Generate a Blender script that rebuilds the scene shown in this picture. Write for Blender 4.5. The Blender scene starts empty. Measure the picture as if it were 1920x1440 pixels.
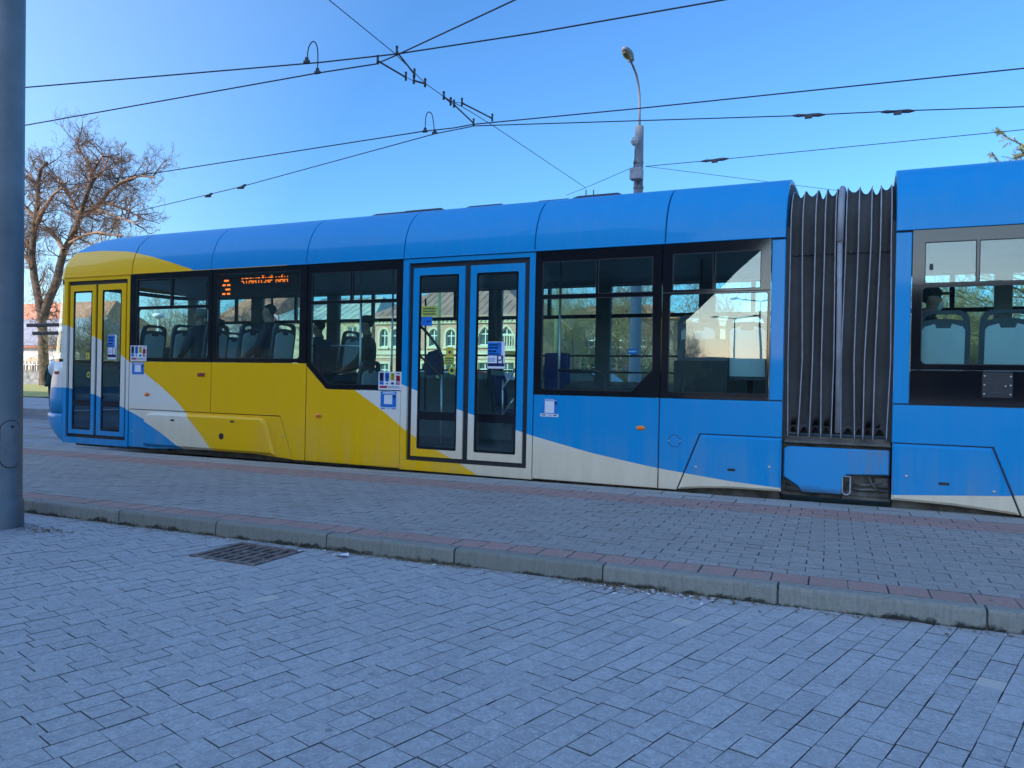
import bpy, bmesh, math, random
from mathutils import Vector, Matrix
from mathutils.geometry import tessellate_polygon
R = math.radians
sc = bpy.context.scene
col = sc.collection

# ---------------------------------------------------------------- survey: the photograph measured in metres
# X runs along the tram, Y away from the camera, Z up; z = 0 is the near pavement, the tram's side is the plane Y = 8
F, YAW, PITCH, ROLL = 1442.0, .432852, -.00343977, .0204684
CAM = Vector((0, 0, 1.22))
_f = Vector((-math.sin(YAW)*math.cos(PITCH), math.cos(YAW)*math.cos(PITCH), math.sin(PITCH)))
_r = Vector((math.cos(YAW), math.sin(YAW), 0)); _u = _r.cross(_f)
CR = _r*math.cos(ROLL) + _u*math.sin(ROLL); CU = -_r*math.sin(ROLL) + _u*math.cos(ROLL)
def ray(px, py): return CR*((px-960)/F) - CU*((py-720)/F) + _f
def P(px, py, Y):
    d = ray(px, py); return CAM + d*(Y/d.y)
def ZP(px, py, z):
    d = ray(px, py); return CAM + d*((z-CAM.z)/d.z)

# ---------------------------------------------------------------- objects
def tag(o, label=None, cat=None, group=None, kind=None):
    if label: o['label'] = label
    if cat: o['category'] = cat
    if group: o['group'] = group
    if kind: o['kind'] = kind
    return o
def thing(name, loc, label, cat, group=None):
    o = bpy.data.objects.new(name, None); o.empty_display_size = .2; o.location = loc; col.objects.link(o)
    return tag(o, label, cat, group)
def base_of(o):
    v = Vector((0, 0, 0))
    while o is not None:
        v += o.location; o = o.parent
    return v
def copy_tree(o, parent=None):
    c = o.copy(); col.objects.link(c)
    if parent is not None: c.parent = parent
    for ch in [k for k in o.children]: copy_tree(ch, c)
    return c

class MB:
    def __init__(s): s.v, s.f, s.m, s.sm = [], [], [], []
    def add(s, vs, fs, mi=0, smooth=False):
        n = len(s.v); s.v += [tuple(v) for v in vs]
        for f in fs:
            s.f.append(tuple(n+i for i in f)); s.m.append(mi); s.sm.append(smooth)
        return s
    def box(s, x0, x1, y0, y1, z0, z1, mi=0, c=0.0):
        if c <= 0:
            vs = [(x, y, z) for z in (z0, z1) for y in (y0, y1) for x in (x0, x1)]
            return s.add(vs, [(0,2,3,1),(4,5,7,6),(0,1,5,4),(1,3,7,5),(3,2,6,7),(2,0,4,6)], mi)
        bm = bmesh.new()
        bmesh.ops.create_cube(bm, size=1.0, matrix=Matrix.Translation(((x0+x1)/2, (y0+y1)/2, (z0+z1)/2)) @ Matrix.Diagonal((x1-x0, y1-y0, z1-z0, 1)))
        bmesh.ops.bevel(bm, geom=bm.edges[:], offset=c, segments=2, profile=.5, affect='EDGES')
        bm.verts.index_update()
        s.add([v.co for v in bm.verts], [[v.index for v in f.verts] for f in bm.faces], mi); bm.free(); return s
    def quad(s, a, b, c, d, mi=0): return s.add([a, b, c, d], [(0, 1, 2, 3)], mi)
    def tube(s, pts, r, n=8, mi=0, cap=True, smooth=True):
        pts = [Vector(p) for p in pts]; rs = r if isinstance(r, (list, tuple)) else [r]*len(pts)
        vs, fs = [], []; up = None
        for i, p in enumerate(pts):
            t = (pts[min(i+1, len(pts)-1)] - pts[max(i-1, 0)])
            if t.length < 1e-9: t = Vector((0, 0, 1))
            t.normalize()
            if up is None: up = t.orthogonal().normalized()
            else:
                up = up - t*up.dot(t)
                up = up.normalized() if up.length > 1e-6 else t.orthogonal().normalized()
            w = t.cross(up)
            for k in range(n):
                a = 2*math.pi*k/n; vs.append(p + (up*math.cos(a) + w*math.sin(a))*rs[i])
        for i in range(len(pts)-1):
            for k in range(n):
                a = i*n+k; b = i*n+(k+1) % n; fs.append((a, b, b+n, a+n))
        s.add(vs, fs, mi, smooth)
        if cap:
            m = len(s.v)-len(vs); s.f += [tuple(m+k for k in reversed(range(n))), tuple(m+(len(pts)-1)*n+k for k in range(n))]; s.m += [mi, mi]; s.sm += [False, False]
        return s
    def lathe(s, prof, cx, cy, n=24, mi=0):       # prof: (r, z)
        vs = [(cx+r*math.cos(2*math.pi*k/n), cy+r*math.sin(2*math.pi*k/n), z) for r, z in prof for k in range(n)]
        fs = [(i*n+k, i*n+(k+1) % n, (i+1)*n+(k+1) % n, (i+1)*n+k) for i in range(len(prof)-1) for k in range(n)]
        return s.add(vs, fs, mi, True)
    def ball(s, c, rx, ry, rz, nu=14, nv=9, mi=0):
        vs, fs = [], []
        for j in range(nv+1):
            th = math.pi*j/nv
            for k in range(nu):
                a = 2*math.pi*k/nu; vs.append((c[0]+rx*math.sin(th)*math.cos(a), c[1]+ry*math.sin(th)*math.sin(a), c[2]+rz*math.cos(th)))
        for j in range(nv):
            for k in range(nu): fs.append((j*nu+k, (j+1)*nu+k, (j+1)*nu+(k+1) % nu, j*nu+(k+1) % nu))
        return s.add(vs, fs, mi, True)
    def plate(s, outer, holes, y0, y1, mi=0, axis='y'):   # polygon with holes in X,Z, front at y0, back at y1
        def m(p, d): return (p[0], d, p[1]) if axis == 'y' else ((d, p[0], p[1]) if axis == 'x' else (p[0], p[1], d))
        loops = [outer] + list(holes); flat = [p for l in loops for p in l]; n = len(flat)
        tri = tessellate_polygon([[Vector((p[0], p[1], 0)) for p in l] for l in loops])
        vs = [m(p, y0) for p in flat] + [m(p, y1) for p in flat]
        fs = [tuple(t) for t in tri] + [tuple(n+i for i in reversed(t)) for t in tri]; k = 0
        for l in loops:
            L = len(l)
            for i in range(L): a, b = k+i, k+(i+1) % L; fs.append((a, b, b+n, a+n))
            k += L
        return s.add(vs, fs, mi)
    def panel(s, poly, y0, y1, c=.006, mi=0):              # body panel with a chamfered front edge
        L = len(poly); area = sum(poly[i][0]*poly[(i+1) % L][1]-poly[(i+1) % L][0]*poly[i][1] for i in range(L)); sg = 1 if area > 0 else -1
        ins = []
        for i in range(L):
            p0, p1, p2 = Vector(poly[i-1]), Vector(poly[i]), Vector(poly[(i+1) % L])
            a = (p1-p0).normalized(); b = (p2-p1).normalized()
            na = Vector((-a.y, a.x))*sg; nb = Vector((-b.y, b.x))*sg; mm = na+nb
            mm = mm/max(.3, mm.dot(na)); ins.append(p1+mm*c)
        ys = y0-y1
        front = [(p[0], y0, p[1]) for p in ins]; mid = [(p[0], y0+c, p[1]) for p in poly]; back = [(p[0], y1, p[1]) for p in poly]
        tri = tessellate_polygon([[Vector((p[0], p[1], 0)) for p in ins]])
        fs = [tuple(t) for t in tri]
        for i in range(L):
            j = (i+1) % L; fs += [(i, j, j+L, i+L), (i+L, j+L, j+2*L, i+2*L)]
        fs += [tuple(2*L+i for i in reversed(t)) for t in tri]
        return s.add(front+mid+back, fs, mi)
    def build(s, name, mats, parent=None, origin=None, fix=True):
        if not isinstance(mats, (list, tuple)): mats = [mats]
        if parent is not None: org = base_of(parent)
        elif origin is not None: org = Vector(origin)
        else:
            xs = [v[0] for v in s.v]; ys = [v[1] for v in s.v]; zs = [v[2] for v in s.v]
            org = Vector(((min(xs)+max(xs))/2, (min(ys)+max(ys))/2, min(zs)))
        me = bpy.data.meshes.new(name)
        me.from_pydata([(v[0]-org.x, v[1]-org.y, v[2]-org.z) for v in s.v], [], s.f)
        for m in mats: me.materials.append(m)
        me.polygons.foreach_set('material_index', s.m); me.polygons.foreach_set('use_smooth', s.sm)
        if fix and len(s.f) < 60000:
            bm = bmesh.new(); bm.from_mesh(me); bmesh.ops.recalc_face_normals(bm, faces=bm.faces[:]); bm.to_mesh(me); bm.free()
        me.update()
        o = bpy.data.objects.new(name, me); col.objects.link(o)
        if parent is not None: o.parent = parent
        else: o.location = org
        return o

def rrect(x0, x1, z0, z1, r=.04, n=5):
    pts = []
    for cx, cz, a0 in ((x1-r, z1-r, 0), (x0+r, z1-r, 90), (x0+r, z0+r, 180), (x1-r, z0+r, 270)):
        for k in range(n+1):
            a = R(a0+90*k/n); pts.append((cx+r*math.cos(a), cz+r*math.sin(a)))
    return pts
def rect(x0, x1, z0, z1): return [(x0, z0), (x1, z0), (x1, z1), (x0, z1)]
def inset_poly(poly, c):
    L = len(poly); area = sum(poly[i][0]*poly[(i+1) % L][1]-poly[(i+1) % L][0]*poly[i][1] for i in range(L)); sg = 1 if area > 0 else -1; o = []
    for i in range(L):
        p0, p1, p2 = Vector(poly[i-1]), Vector(poly[i]), Vector(poly[(i+1) % L]); a = (p1-p0).normalized(); b = (p2-p1).normalized()
        na = Vector((-a.y, a.x))*sg; nb = Vector((-b.y, b.x))*sg; m = na+nb; m = m/max(.3, m.dot(na)); q = p1+m*c; o.append((q.x, q.y))
    return o

# ---------------------------------------------------------------- materials
class NT:
    def __init__(s, name):
        s.mat = bpy.data.materials.new(name); s.mat.use_nodes = True; s.t = s.mat.node_tree; s.n = s.t.nodes
        s.out = s.n['Material Output']; s.b = s.n['Principled BSDF']
    def new(s, typ, **kw):
        n = s.n.new(typ)
        for k, v in kw.items():
            if k in ('inputs',):
                for kk, vv in v.items(): n.inputs[kk].default_value = vv
            else: setattr(n, k, v)
        return n
    def link(s, a, b): s.t.links.new(a, b)
    def math(s, op, a, b=None, clamp=False):
        n = s.n.new('ShaderNodeMath'); n.operation = op; n.use_clamp = clamp
        for i, x in enumerate((a, b)):
            if x is None: continue
            if isinstance(x, (int, float)): n.inputs[i].default_value = x
            else: s.link(x, n.inputs[i])
        return n.outputs[0]
    def mix(s, fac, a, b, blend='MIX'):
        n = s.n.new('ShaderNodeMix'); n.data_type = 'RGBA'; n.blend_type = blend
        for i, x in ((0, fac), (6, a), (7, b)):
            if hasattr(x, 'links'): s.link(x, n.inputs[i])
            elif isinstance(x, (int, float)): n.inputs[i].default_value = x
            else: n.inputs[i].default_value = (x[0], x[1], x[2], 1)
        return n.outputs[2]
    def noise(s, scale, detail=4, rough=.6, vec=None, dist=0):
        n = s.n.new('ShaderNodeTexNoise'); n.inputs['Scale'].default_value = scale; n.inputs['Detail'].default_value = detail
        n.inputs['Roughness'].default_value = rough; n.inputs['Distortion'].default_value = dist
        s.link(vec if vec is not None else s.obj(), n.inputs['Vector']); return n.outputs['Fac']
    def obj(s):
        if not hasattr(s, '_tc'): s._tc = s.n.new('ShaderNodeTexCoord')
        return s._tc.outputs['Object']
    def scaled(s, x, y, z):
        m = s.n.new('ShaderNodeMapping'); m.inputs['Scale'].default_value = (x, y, z); s.link(s.obj(), m.inputs['Vector']); return m.outputs[0]
    def ramp(s, fac, a, b):
        n = s.n.new('ShaderNodeMapRange'); n.inputs[1].default_value = a; n.inputs[2].default_value = b; n.clamp = True; s.link(fac, n.inputs[0]); return n.outputs[0]
    def bump(s, h, strength=.3, dist=.01):
        n = s.n.new('ShaderNodeBump'); n.inputs['Strength'].default_value = strength; n.inputs['Distance'].default_value = dist
        s.link(h, n.inputs['Height']); s.link(n.outputs[0], s.b.inputs['Normal'])
    def base(s, c):
        if hasattr(c, 'links'): s.link(c, s.b.inputs['Base Color'])
        else: s.b.inputs['Base Color'].default_value = (c[0], c[1], c[2], 1)

def mat(name, c, rough=.6, metal=0, spec=.5, var=.15, scale=6, bump=0, coat=0, bscale=None, c2=None):
    t = NT(name); n = t.noise(scale, 5)
    d = c2 if c2 else [x*(1-var*1.6) for x in c]; l = c if c2 else [min(1, x*(1+var)) for x in c]
    t.base(t.mix(t.ramp(n, .3, .7), d, l))
    t.b.inputs['Roughness'].default_value = rough; t.b.inputs['Metallic'].default_value = metal; t.b.inputs['Specular IOR Level'].default_value = spec
    if coat: t.b.inputs['Coat Weight'].default_value = coat; t.b.inputs['Coat Roughness'].default_value = .04
    if bump: t.bump(t.noise(bscale or scale*8, 4), bump, .01)
    return t.mat

def emit(name, c, s):
    t = NT(name); t.base((.01, .005, 0)); t.b.inputs['Emission Color'].default_value = (*c, 1); t.b.inputs['Emission Strength'].default_value = s; return t.mat

def glass(name, tint, f0=.06, rough=.0, wav=.0):
    t = NT(name); lw = t.new('ShaderNodeLayerWeight'); lw.inputs[0].default_value = .5
    fac = t.math('ADD', t.math('MULTIPLY', t.math('POWER', lw.outputs['Facing'], 5.0), 1-f0), f0)
    tr = t.new('ShaderNodeBsdfTransparent'); tr.inputs[0].default_value = (*tint, 1)
    gl = t.new('ShaderNodeBsdfGlossy'); gl.inputs['Roughness'].default_value = rough; gl.inputs[0].default_value = (1, 1, 1, 1)
    if wav:
        bp = t.new('ShaderNodeBump'); bp.inputs['Strength'].default_value = wav; bp.inputs['Distance'].default_value = .02
        t.link(t.noise(1.6, 1, .4), bp.inputs['Height']); t.link(bp.outputs[0], gl.inputs['Normal'])
    mx = t.new('ShaderNodeMixShader'); t.link(fac, mx.inputs[0]); t.link(tr.outputs[0], mx.inputs[1]); t.link(gl.outputs[0], mx.inputs[2]); t.link(mx.outputs[0], t.out.inputs[0])
    return t.mat

TRAM0 = Vector((-5.5, 9.21, -.08))
YEL, WHT, BLU = (.90, .475, .0), (.74, .70, .62), (.0, .25, .55)
def curve_node(t, xin, pts, x0=-13., x1=4., zmax=4.):
    n = t.new('ShaderNodeFloatCurve'); cv = n.mapping.curves[0]
    pts = [((x-x0)/(x1-x0), z/zmax) for x, z in pts]; pts = [(0, pts[0][1])] + pts + [(1, pts[-1][1])]
    cv.points[0].location = pts[0]; cv.points[1].location = pts[-1]
    for p in pts[1:-1]: cv.points.new(*p)
    for p in cv.points: p.handle_type = 'VECTOR'
    n.mapping.update()
    u = t.math('DIVIDE', t.math('SUBTRACT', xin, x0), x1-x0, True); t.link(u, n.inputs['Value'])
    return t.math('MULTIPLY', n.outputs[0], zmax)
def livery(name):
    t = NT(name); add = t.new('ShaderNodeVectorMath', operation='ADD'); add.inputs[1].default_value = TRAM0; t.link(t.obj(), add.inputs[0])
    sp = t.new('ShaderNodeSeparateXYZ'); t.link(add.outputs[0], sp.inputs[0]); X, Z = sp.outputs[0], sp.outputs[2]
    front = curve_node(t, X, [(-11.44, 1.965), (-10.67, 1.742), (-10.0, 1.411), (-9.64, 1.225), (-9.33, 1.055), (-9.0, .845), (-8.74, .625), (-8.48, .395), (-8.2, .12), (-8.1, 0)])
    low = curve_node(t, X, [(-11.4, .98), (-11.29, .97), (-10.78, .897), (-10.11, .712), (-10.0, .675), (-9.667, .557), (-9.27, .384), (-8.82, .148), (-8.6, .02), (-8.5, 0)])
    rear = curve_node(t, X, [(-6.5, 1.43), (-5.86, 1.052), (-5.448, .815), (-5.18, .633), (-5.04, .543), (-4.67, .368), (-4.37, .237), (-4.16, .133), (-3.9, 0)])
    wave = curve_node(t, X, [(-7.0, 1.75), (-5.18, 1.156), (-4.41, .875), (-3.63, .661), (-3.49, .624), (-3.12, .541), (-2.72, .456), (-2.32, .389), (-1.97, .335), (-1.23, .255), (-.74, .222), (.23, .235), (1.16, .3), (1.6, .35), (2.6, .55), (3.8, .9)])
    roof = curve_node(t, X, [(-11.37, 3.10), (-10.75, 3.105), (-10.18, 3.06), (-9.96, 3.025), (-9.54, 2.935), (-9.135, 2.83), (-8.75, 2.72), (-8.6, 2.66)])
    gt = lambda a, b: t.math('GREATER_THAN', a, b)
    WH = t.mix(t.math('MULTIPLY', t.ramp(t.math('ADD', Z, t.math('MULTIPLY', t.math('SUBTRACT', t.noise(3, 5, .65, t.scaled(1, 1, 4)), .5), .35)), .85, .45), .8), WHT, (.74, .60, .41)); cl = t.mix(gt(Z, low), BLU, WH); cl = t.mix(gt(Z, front), cl, YEL)
    cr = t.mix(gt(Z, rear), YEL, WH)
    cr = t.mix(gt(Z, wave), cr, BLU); side = t.mix(gt(X, -7.0), cl, cr); rf = t.mix(gt(Z, roof), YEL, BLU); c = t.mix(gt(Z, 2.70), side, rf)
    # road film: vertical runs and blotches in the paint
    st = t.noise(1, 5, .6, t.scaled(9, 9, .7)); bl = t.noise(1.3, 5, .65); lowm = t.ramp(Z, .75, .05)
    d = t.math('MULTIPLY', t.ramp(t.math('ADD', t.math('MULTIPLY', st, .6), t.math('MULTIPLY', bl, .4)), .42, .72), t.math('ADD', t.math('MULTIPLY', lowm, .34), .05))
    c = t.mix(d, c, (.40, .335, .23)); t.base(c)
    t.b.inputs['Roughness'].default_value = .4; t.b.inputs['Specular IOR Level'].default_value = .15; t.b.inputs['Coat Weight'].default_value = .22; t.b.inputs['Coat Roughness'].default_value = .05
    t.bump(t.noise(1.1, 2), .05, .05)
    return t.mat

M = {}
M['livery'] = livery('tram_paint')
M['frit'] = mat('black_glazing', (.008, .009, .012), .07, spec=.6, var=.1)
M['rubber'] = mat('black_rubber', (.016, .017, .022), .55, var=.2, scale=20)
M['dark'] = mat('dark_metal', (.03, .031, .035), .5, var=.3, scale=9)
M['grime'] = mat('oily_underframe', (.11, .10, .085), .75, var=.45, scale=7, bump=.3)
M['glass'] = glass('tinted_glass', (.81, .945, .94), .06, 0, .045)
M['clear'] = glass('clear_glass', (.93, .97, .96), .06)
M['inner'] = mat('interior_laminate', (.20, .215, .22), .5, var=.06)
M['ceil'] = mat('interior_ceiling', (.20, .22, .225), .55, var=.05)
M['floor'] = mat('interior_floor', (.06, .065, .075), .7, var=.2, scale=25)
M['seat_shell'] = mat('seat_shell_plastic', (.05, .06, .075), .45, var=.08)
M['seat_back'] = mat('seat_back_plastic', (.46, .53, .54), .42, var=.05)
M['seat_cloth'] = mat('blue_seat_cloth', (.014, .03, .15), .9, var=.35, scale=60)
M['steel'] = mat('brushed_rail', (.55, .56, .58), .3, metal=.85, var=.1, scale=30)
M['bellows'] = mat('bellows_rubber', (.068, .067, .066), .9, spec=.08, var=.14, scale=3, bump=.08, bscale=30)
M['rib'] = mat('bellows_rib', (.34, .33, .35), .5, var=.15, scale=12)
M['post'] = mat('bellows_post', (.27, .27, .29), .5, var=.12, scale=8)
M['orange'] = mat('orange_lens', (.85, .2, .01), .2, coat=.6, var=.12, scale=40)
M['redlens'] = mat('red_lens', (.33, .045, .03), .3, coat=.4, var=.2, scale=40)
M['led'] = emit('amber_led', (1.0, .17, .012), 1.25)
M['white'] = mat('white_vinyl', (.72, .73, .76), .4, var=.04)
M['navy'] = mat('navy_print', (.01, .018, .12), .4, var=.1)
M['sky_ink'] = mat('blue_print', (.01, .16, .55), .4, var=.1)
M['red_ink'] = mat('red_print', (.42, .03, .06), .4, var=.1)
M['yel_ink'] = mat('yellow_print', (.6, .48, .05), .4, var=.1)
M['lime'] = mat('lime_sticker', (.42, .5, .05), .45, var=.08)
M['galv'] = mat('galvanised_steel', (.17, .19, .21), .45, metal=.25, var=.16, scale=3.2, bump=.04, c2=(.11, .125, .145))
M['wire'] = mat('wire_copper', (.022, .025, .035), .5, var=.1)
M['insul'] = mat('insulator_grey', (.05, .045, .06), .45, var=.3, scale=30)

# ---------------------------------------------------------------- setting: ground, platform, tracks
SL = .042; PA = math.atan(SL)                     # the platform runs 2.4 degrees off the tram
def plat(u, v, z): return (u*math.cos(PA)-v*math.sin(PA), 4.55+u*math.sin(PA)+v*math.cos(PA), z)
rng = random.Random(4)

def paver_mat(name, c, c2, speck, rough=.8, tint=None, patch=.35):
    t = NT(name); g = t.new('ShaderNodeNewGeometry'); isl = g.outputs['Random Per Island']
    k = t.mix(isl, c, c2)
    k = t.mix(t.math('MULTIPLY', t.ramp(t.noise(.9, 4, .6), .35, .7), patch), k, [x*.72 for x in c])
    k = t.mix(t.math('MULTIPLY', t.ramp(t.noise(85, 4, .75), .5, .68), speck), k, (.75, .76, .78))
    k = t.mix(t.math('MULTIPLY', t.ramp(t.noise(26, 6, .8), .46, .66), .75), k, [x*.66 for x in c])
    vo = t.new('ShaderNodeTexVoronoi'); vo.inputs['Scale'].default_value = 2.6; t.link(t.obj(), vo.inputs['Vector'])
    k = t.mix(t.math('MULTIPLY', t.math('LESS_THAN', vo.outputs['Distance'], .038), .6), k, [x*.38 for x in c])
    if tint: k = t.mix(t.math('GREATER_THAN', isl, .9965), k, tint)
    t.base(k); t.b.inputs['Roughness'].default_value = rough
    t.bump(t.noise(90, 4, .7), .35, .006); return t.mat
M['sett'] = paver_mat('grey_sett', (.335, .337, .335), (.395, .396, .393), .4, .7, (.46, .43, .38))
M['paver'] = paver_mat('platform_paver', (.28, .26, .235), (.335, .31, .28), .12, .85)
M['redpaver'] = paver_mat('red_paver', (.34, .205, .17), (.385, .23, .19), .12, .85)
M['edge'] = paver_mat('platform_edge_slab', (.31, .295, .265), (.36, .345, .31), .2, .85)
M['joint'] = mat('joint_sand', (.10, .102, .10), .95, var=.45, scale=9)
M['pjoint'] = mat('platform_joint_sand', (.175, .165, .15), .95, var=.35, scale=9)

def setts(mb, f, u0, u1, v0, v1, w, lens, gap, z, jit=.004, ch=.006, mi=0, keep=None, off=None, dirt=3):
    v = v0; row = 0
    while v < v1-1e-6:
        w_ = min(w, v1-v); u = u0-rng.random()*lens[-1] if off is None else u0-(row % 2)*off
        while u < u1:
            L = rng.choice(lens) if len(lens) > 1 else lens[0]
            if keep is None or keep(u+L/2, v+w_/2):
                j = [rng.uniform(-jit, jit)*.6 for _ in range(8)]; zt = z+rng.uniform(-jit, jit)*.45; tx = rng.uniform(-1, 1)*jit*.3; ty = rng.uniform(-1, 1)*jit*.3
                a, b, c, d = u+gap/2+j[0], u+L-gap/2+j[1], v+gap/2+j[2], v+w_-gap/2+j[3]
                top = [f(a+ch, c+ch, zt-tx-ty), f(b-ch, c+ch, zt+tx-ty), f(b-ch, d-ch, zt+tx+ty), f(a+ch, d-ch, zt-tx+ty)]
                mid = [f(a, c, zt-ch), f(b, c, zt-ch), f(b, d, zt-ch), f(a, d, zt-ch)]; bot = [f(a, c, z-.04), f(b, c, z-.04), f(b, d, z-.04), f(a, d, z-.04)]
                fs = [(0, 1, 2, 3)] + [q for i in range(4) for q in ((i+4, (i+1) % 4+4, (i+1) % 4, i), (i+8, (i+1) % 4+8, (i+1) % 4+4, i+4))]
                mb.add(top+mid+bot, fs, mi); mb.m[-8:] = [dirt]*8
            u += L
        v += w_; row += 1
SA = R(15.5)                                      # rows of the near paving lie 15.5 degrees off the tram's normal
def sett_xy(u, v, z): return (u*math.sin(SA)+v*math.cos(SA), u*math.cos(SA)-v*math.sin(SA), z)
def kerb_y(x): return 4.55+SL*x
def keep_s(u, v):
    x, y, _ = sett_xy(u, v, 0)
    if -4.20 < x < -3.49 and 3.735 < y < 4.35: return False
    return -11.5 < x < 4.5 and -3.5 < y < kerb_y(x)+.05
mb = MB(); setts(mb, sett_xy, -6, 9, -13, 6, .1035, [.115, .13, .14, .14, .15, .17], .002, 0.0, .0026, .001, keep=keep_s, dirt=1)
tag(mb.build('near_pavement', [M['sett'], M['joint']], fix=False), kind='structure')
def flat(name, poly, z, m):
    mb = MB(); mb.add([(p[0], p[1], z) for p in poly], [tuple(range(len(poly)))]); return tag(mb.build(name, m), kind='structure')
t = NT('ground_asphalt'); n = t.noise(.25, 5); t.base(t.mix(t.ramp(n, .3, .7), (.10, .10, .105), (.16, .16, .165))); t.b.inputs['Roughness'].default_value = .9; t.bump(t.noise(60, 3), .3, .01); M['asphalt'] = t.mat
flat('ground', [(-700, -500), (700, -500), (700, 900), (-700, 900)], -.10, M['asphalt'])
# bed that carries the near setts, and the wider paved square around them
mb = MB(); mb.add([(-60, -70, -.022), (40, -70, -.022), (40, kerb_y(40), -.022), (-60, kerb_y(-60), -.022)], [(0, 1, 2, 3)])
tag(mb.build('pavement_bed', M['joint']), kind='structure')
for i, poly in enumerate(([(-60, -70), (40, -70), (40, -3.5), (-60, -3.5)], [(-60, -3.5), (-11.45, -3.5), (-11.45, kerb_y(-11.45)), (-60, kerb_y(-60))], [(4.45, -3.5), (40, -3.5), (40, kerb_y(40)), (4.45, kerb_y(4.45))])):
    flat('outer_pavement', poly, -.004, M['sett'])

# platform: kerb, red strips, pavers, edge slabs
mb = MB(); pu0, pu1 = -30, 12
body = [plat(pu0, .02, -.1), plat(pu1, .02, -.1), plat(pu1, 3.5, -.1), plat(pu0, 3.5, -.1)]
top = [(x, y, .085) for x, y, z in body]
mb.add(body+top, [(4, 5, 6, 7), (0, 1, 5, 4), (1, 2, 6, 5), (2, 3, 7, 6), (3, 0, 4, 7)])
tag(mb.build('platform_core', M['pjoint']), kind='structure')
PZ = .11
mb = MB(); setts(mb, plat, pu0, pu1, .31, 2.52, .1105, [.2], .003, PZ, .003, .002, 0, off=.1)
setts(mb, plat, pu0, pu1, .095, .305, .21, [.205], .004, PZ, .003, .003, 1, off=0)
setts(mb, plat, pu0, pu1, 2.525, 3.025, .1667, [.2], .003, PZ, .003, .002, 1, off=.1)
setts(mb, plat, pu0, pu1, 3.03, 3.475, .222, [.5], .004, PZ, .003, .003, 2, off=.25)
tag(mb.build('platform', [M['paver'], M['redpaver'], M['edge'], M['pjoint']], fix=False), kind='structure')

t = NT('kerb_concrete'); g = t.new('ShaderNodeNewGeometry'); sp = t.new('ShaderNodeSeparateXYZ'); t.link(g.outputs['Position'], sp.inputs[0])
k = t.mix(g.outputs['Random Per Island'], (.21, .205, .175), (.27, .26, .225)); k = t.mix(t.math('MULTIPLY', t.ramp(t.noise(45, 5, .7), .45, .75), .6), k, (.15, .155, .14))
k = t.mix(t.math('MULTIPLY', t.ramp(t.noise(1, 4, .7, t.scaled(38, 38, 5)), .45, .7), .5), k, (.13, .135, .11))
moss = t.ramp(t.math('ADD', sp.outputs[2], t.math('MULTIPLY', t.math('SUBTRACT', t.noise(7, 5, .65), .5), .16)), .026, .006)
k = t.mix(moss, k, (.022, .024, .018)); t.base(k); t.b.inputs['Roughness'].default_value = .9; t.bump(t.noise(120, 4, .7), .6, .006); M['kerb'] = t.mat
mb = MB(); u = .578-1.01*30
prof = [(-.004, -.03), (0.004, .09), (.009, .102), (.02, .109), (.09, .111), (.09, -.03)]
while u < 12:
    L = 1.01; dv = rng.uniform(-.004, .004); dz = rng.uniform(-.002, .002); a, b = u+.006, u+L-.006
    pr = [(v+dv, z+dz) for v, z in prof]
    vs = [plat(a, v, z) for v, z in pr] + [plat(b, v, z) for v, z in pr]; n = len(pr)
    mb.add(vs, [(i, (i+1) % n, (i+1) % n+n, i+n) for i in range(n)] + [tuple(reversed(range(n))), tuple(range(n, 2*n))]); u += L
tag(mb.build('kerb', M['kerb']), kind='structure')

# track bed with grooved rails, far platform, road, lawn
M['bed'] = mat('track_concrete', (.26, .255, .25), .9, var=.2, scale=2.5, bump=.3)
M['rail'] = mat('worn_rail', (.3, .3, .31), .28, metal=.8, var=.2, scale=12)
mb = MB(); mb.add([(-90, 4.55-90*SL+3.4, -.085), (60, 4.55+60*SL+3.4, -.085), (60, 16.5, -.085), (-90, 11.0, -.085)], [(0, 1, 2, 3)])
tag(mb.build('track_bed', M['bed']), kind='structure')
mb = MB()
for y in (8.50, 9.93, 11.55, 12.98):
    for w, z0, z1, o in ((.055, -.09, -.079, 0), (.02, -.09, -.078, .1)): mb.box(-90, 60, y+o, y+o+w, z0, z1)
tag(mb.build('tram_rails', M['rail']), kind='structure')
M['farpave'] = mat('far_paving', (.30, .30, .31), .9, var=.12, scale=1.5)
mb = MB(); fy = lambda x: 15.0+.04*(x+22)
mb.add([(-90, fy(-90), -.1), (60, fy(60), -.1), (60, 22.5, -.1), (-90, 21.0, -.1), (-90, fy(-90), .1), (60, fy(60), .1), (60, 22.5, .1), (-90, 21, .1)], [(4, 5, 6, 7), (0, 1, 5, 4), (1, 2, 6, 5), (2, 3, 7, 6), (3, 0, 4, 7)])
tag(mb.build('far_platform', M['farpave']), kind='structure')
t = NT('winter_grass'); n1 = t.noise(1.2, 6, .7); n2 = t.noise(14, 5, .7)
k = t.mix(t.ramp(n1, .35, .65), (.34, .33, .08), (.55, .47, .18)); k = t.mix(t.math('MULTIPLY', n2, .5), k, (.22, .24, .06)); t.base(k); t.b.inputs['Roughness'].default_value = .95; t.bump(n2, .8, .05); M['grass'] = t.mat
flat('lawn', [(-160, 21.5), (-34, 22.6), (-34, 46), (-160, 46)], .08, M['grass'])
flat('verge_lawn', [(-30, 24.5), (60, 24.5), (60, 90), (-30, 90)], .02, M['grass'])
flat('hill_street', [(-160, 46), (-31, 46), (-31, 120), (-160, 120)], .03, M['farpave'])

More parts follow.
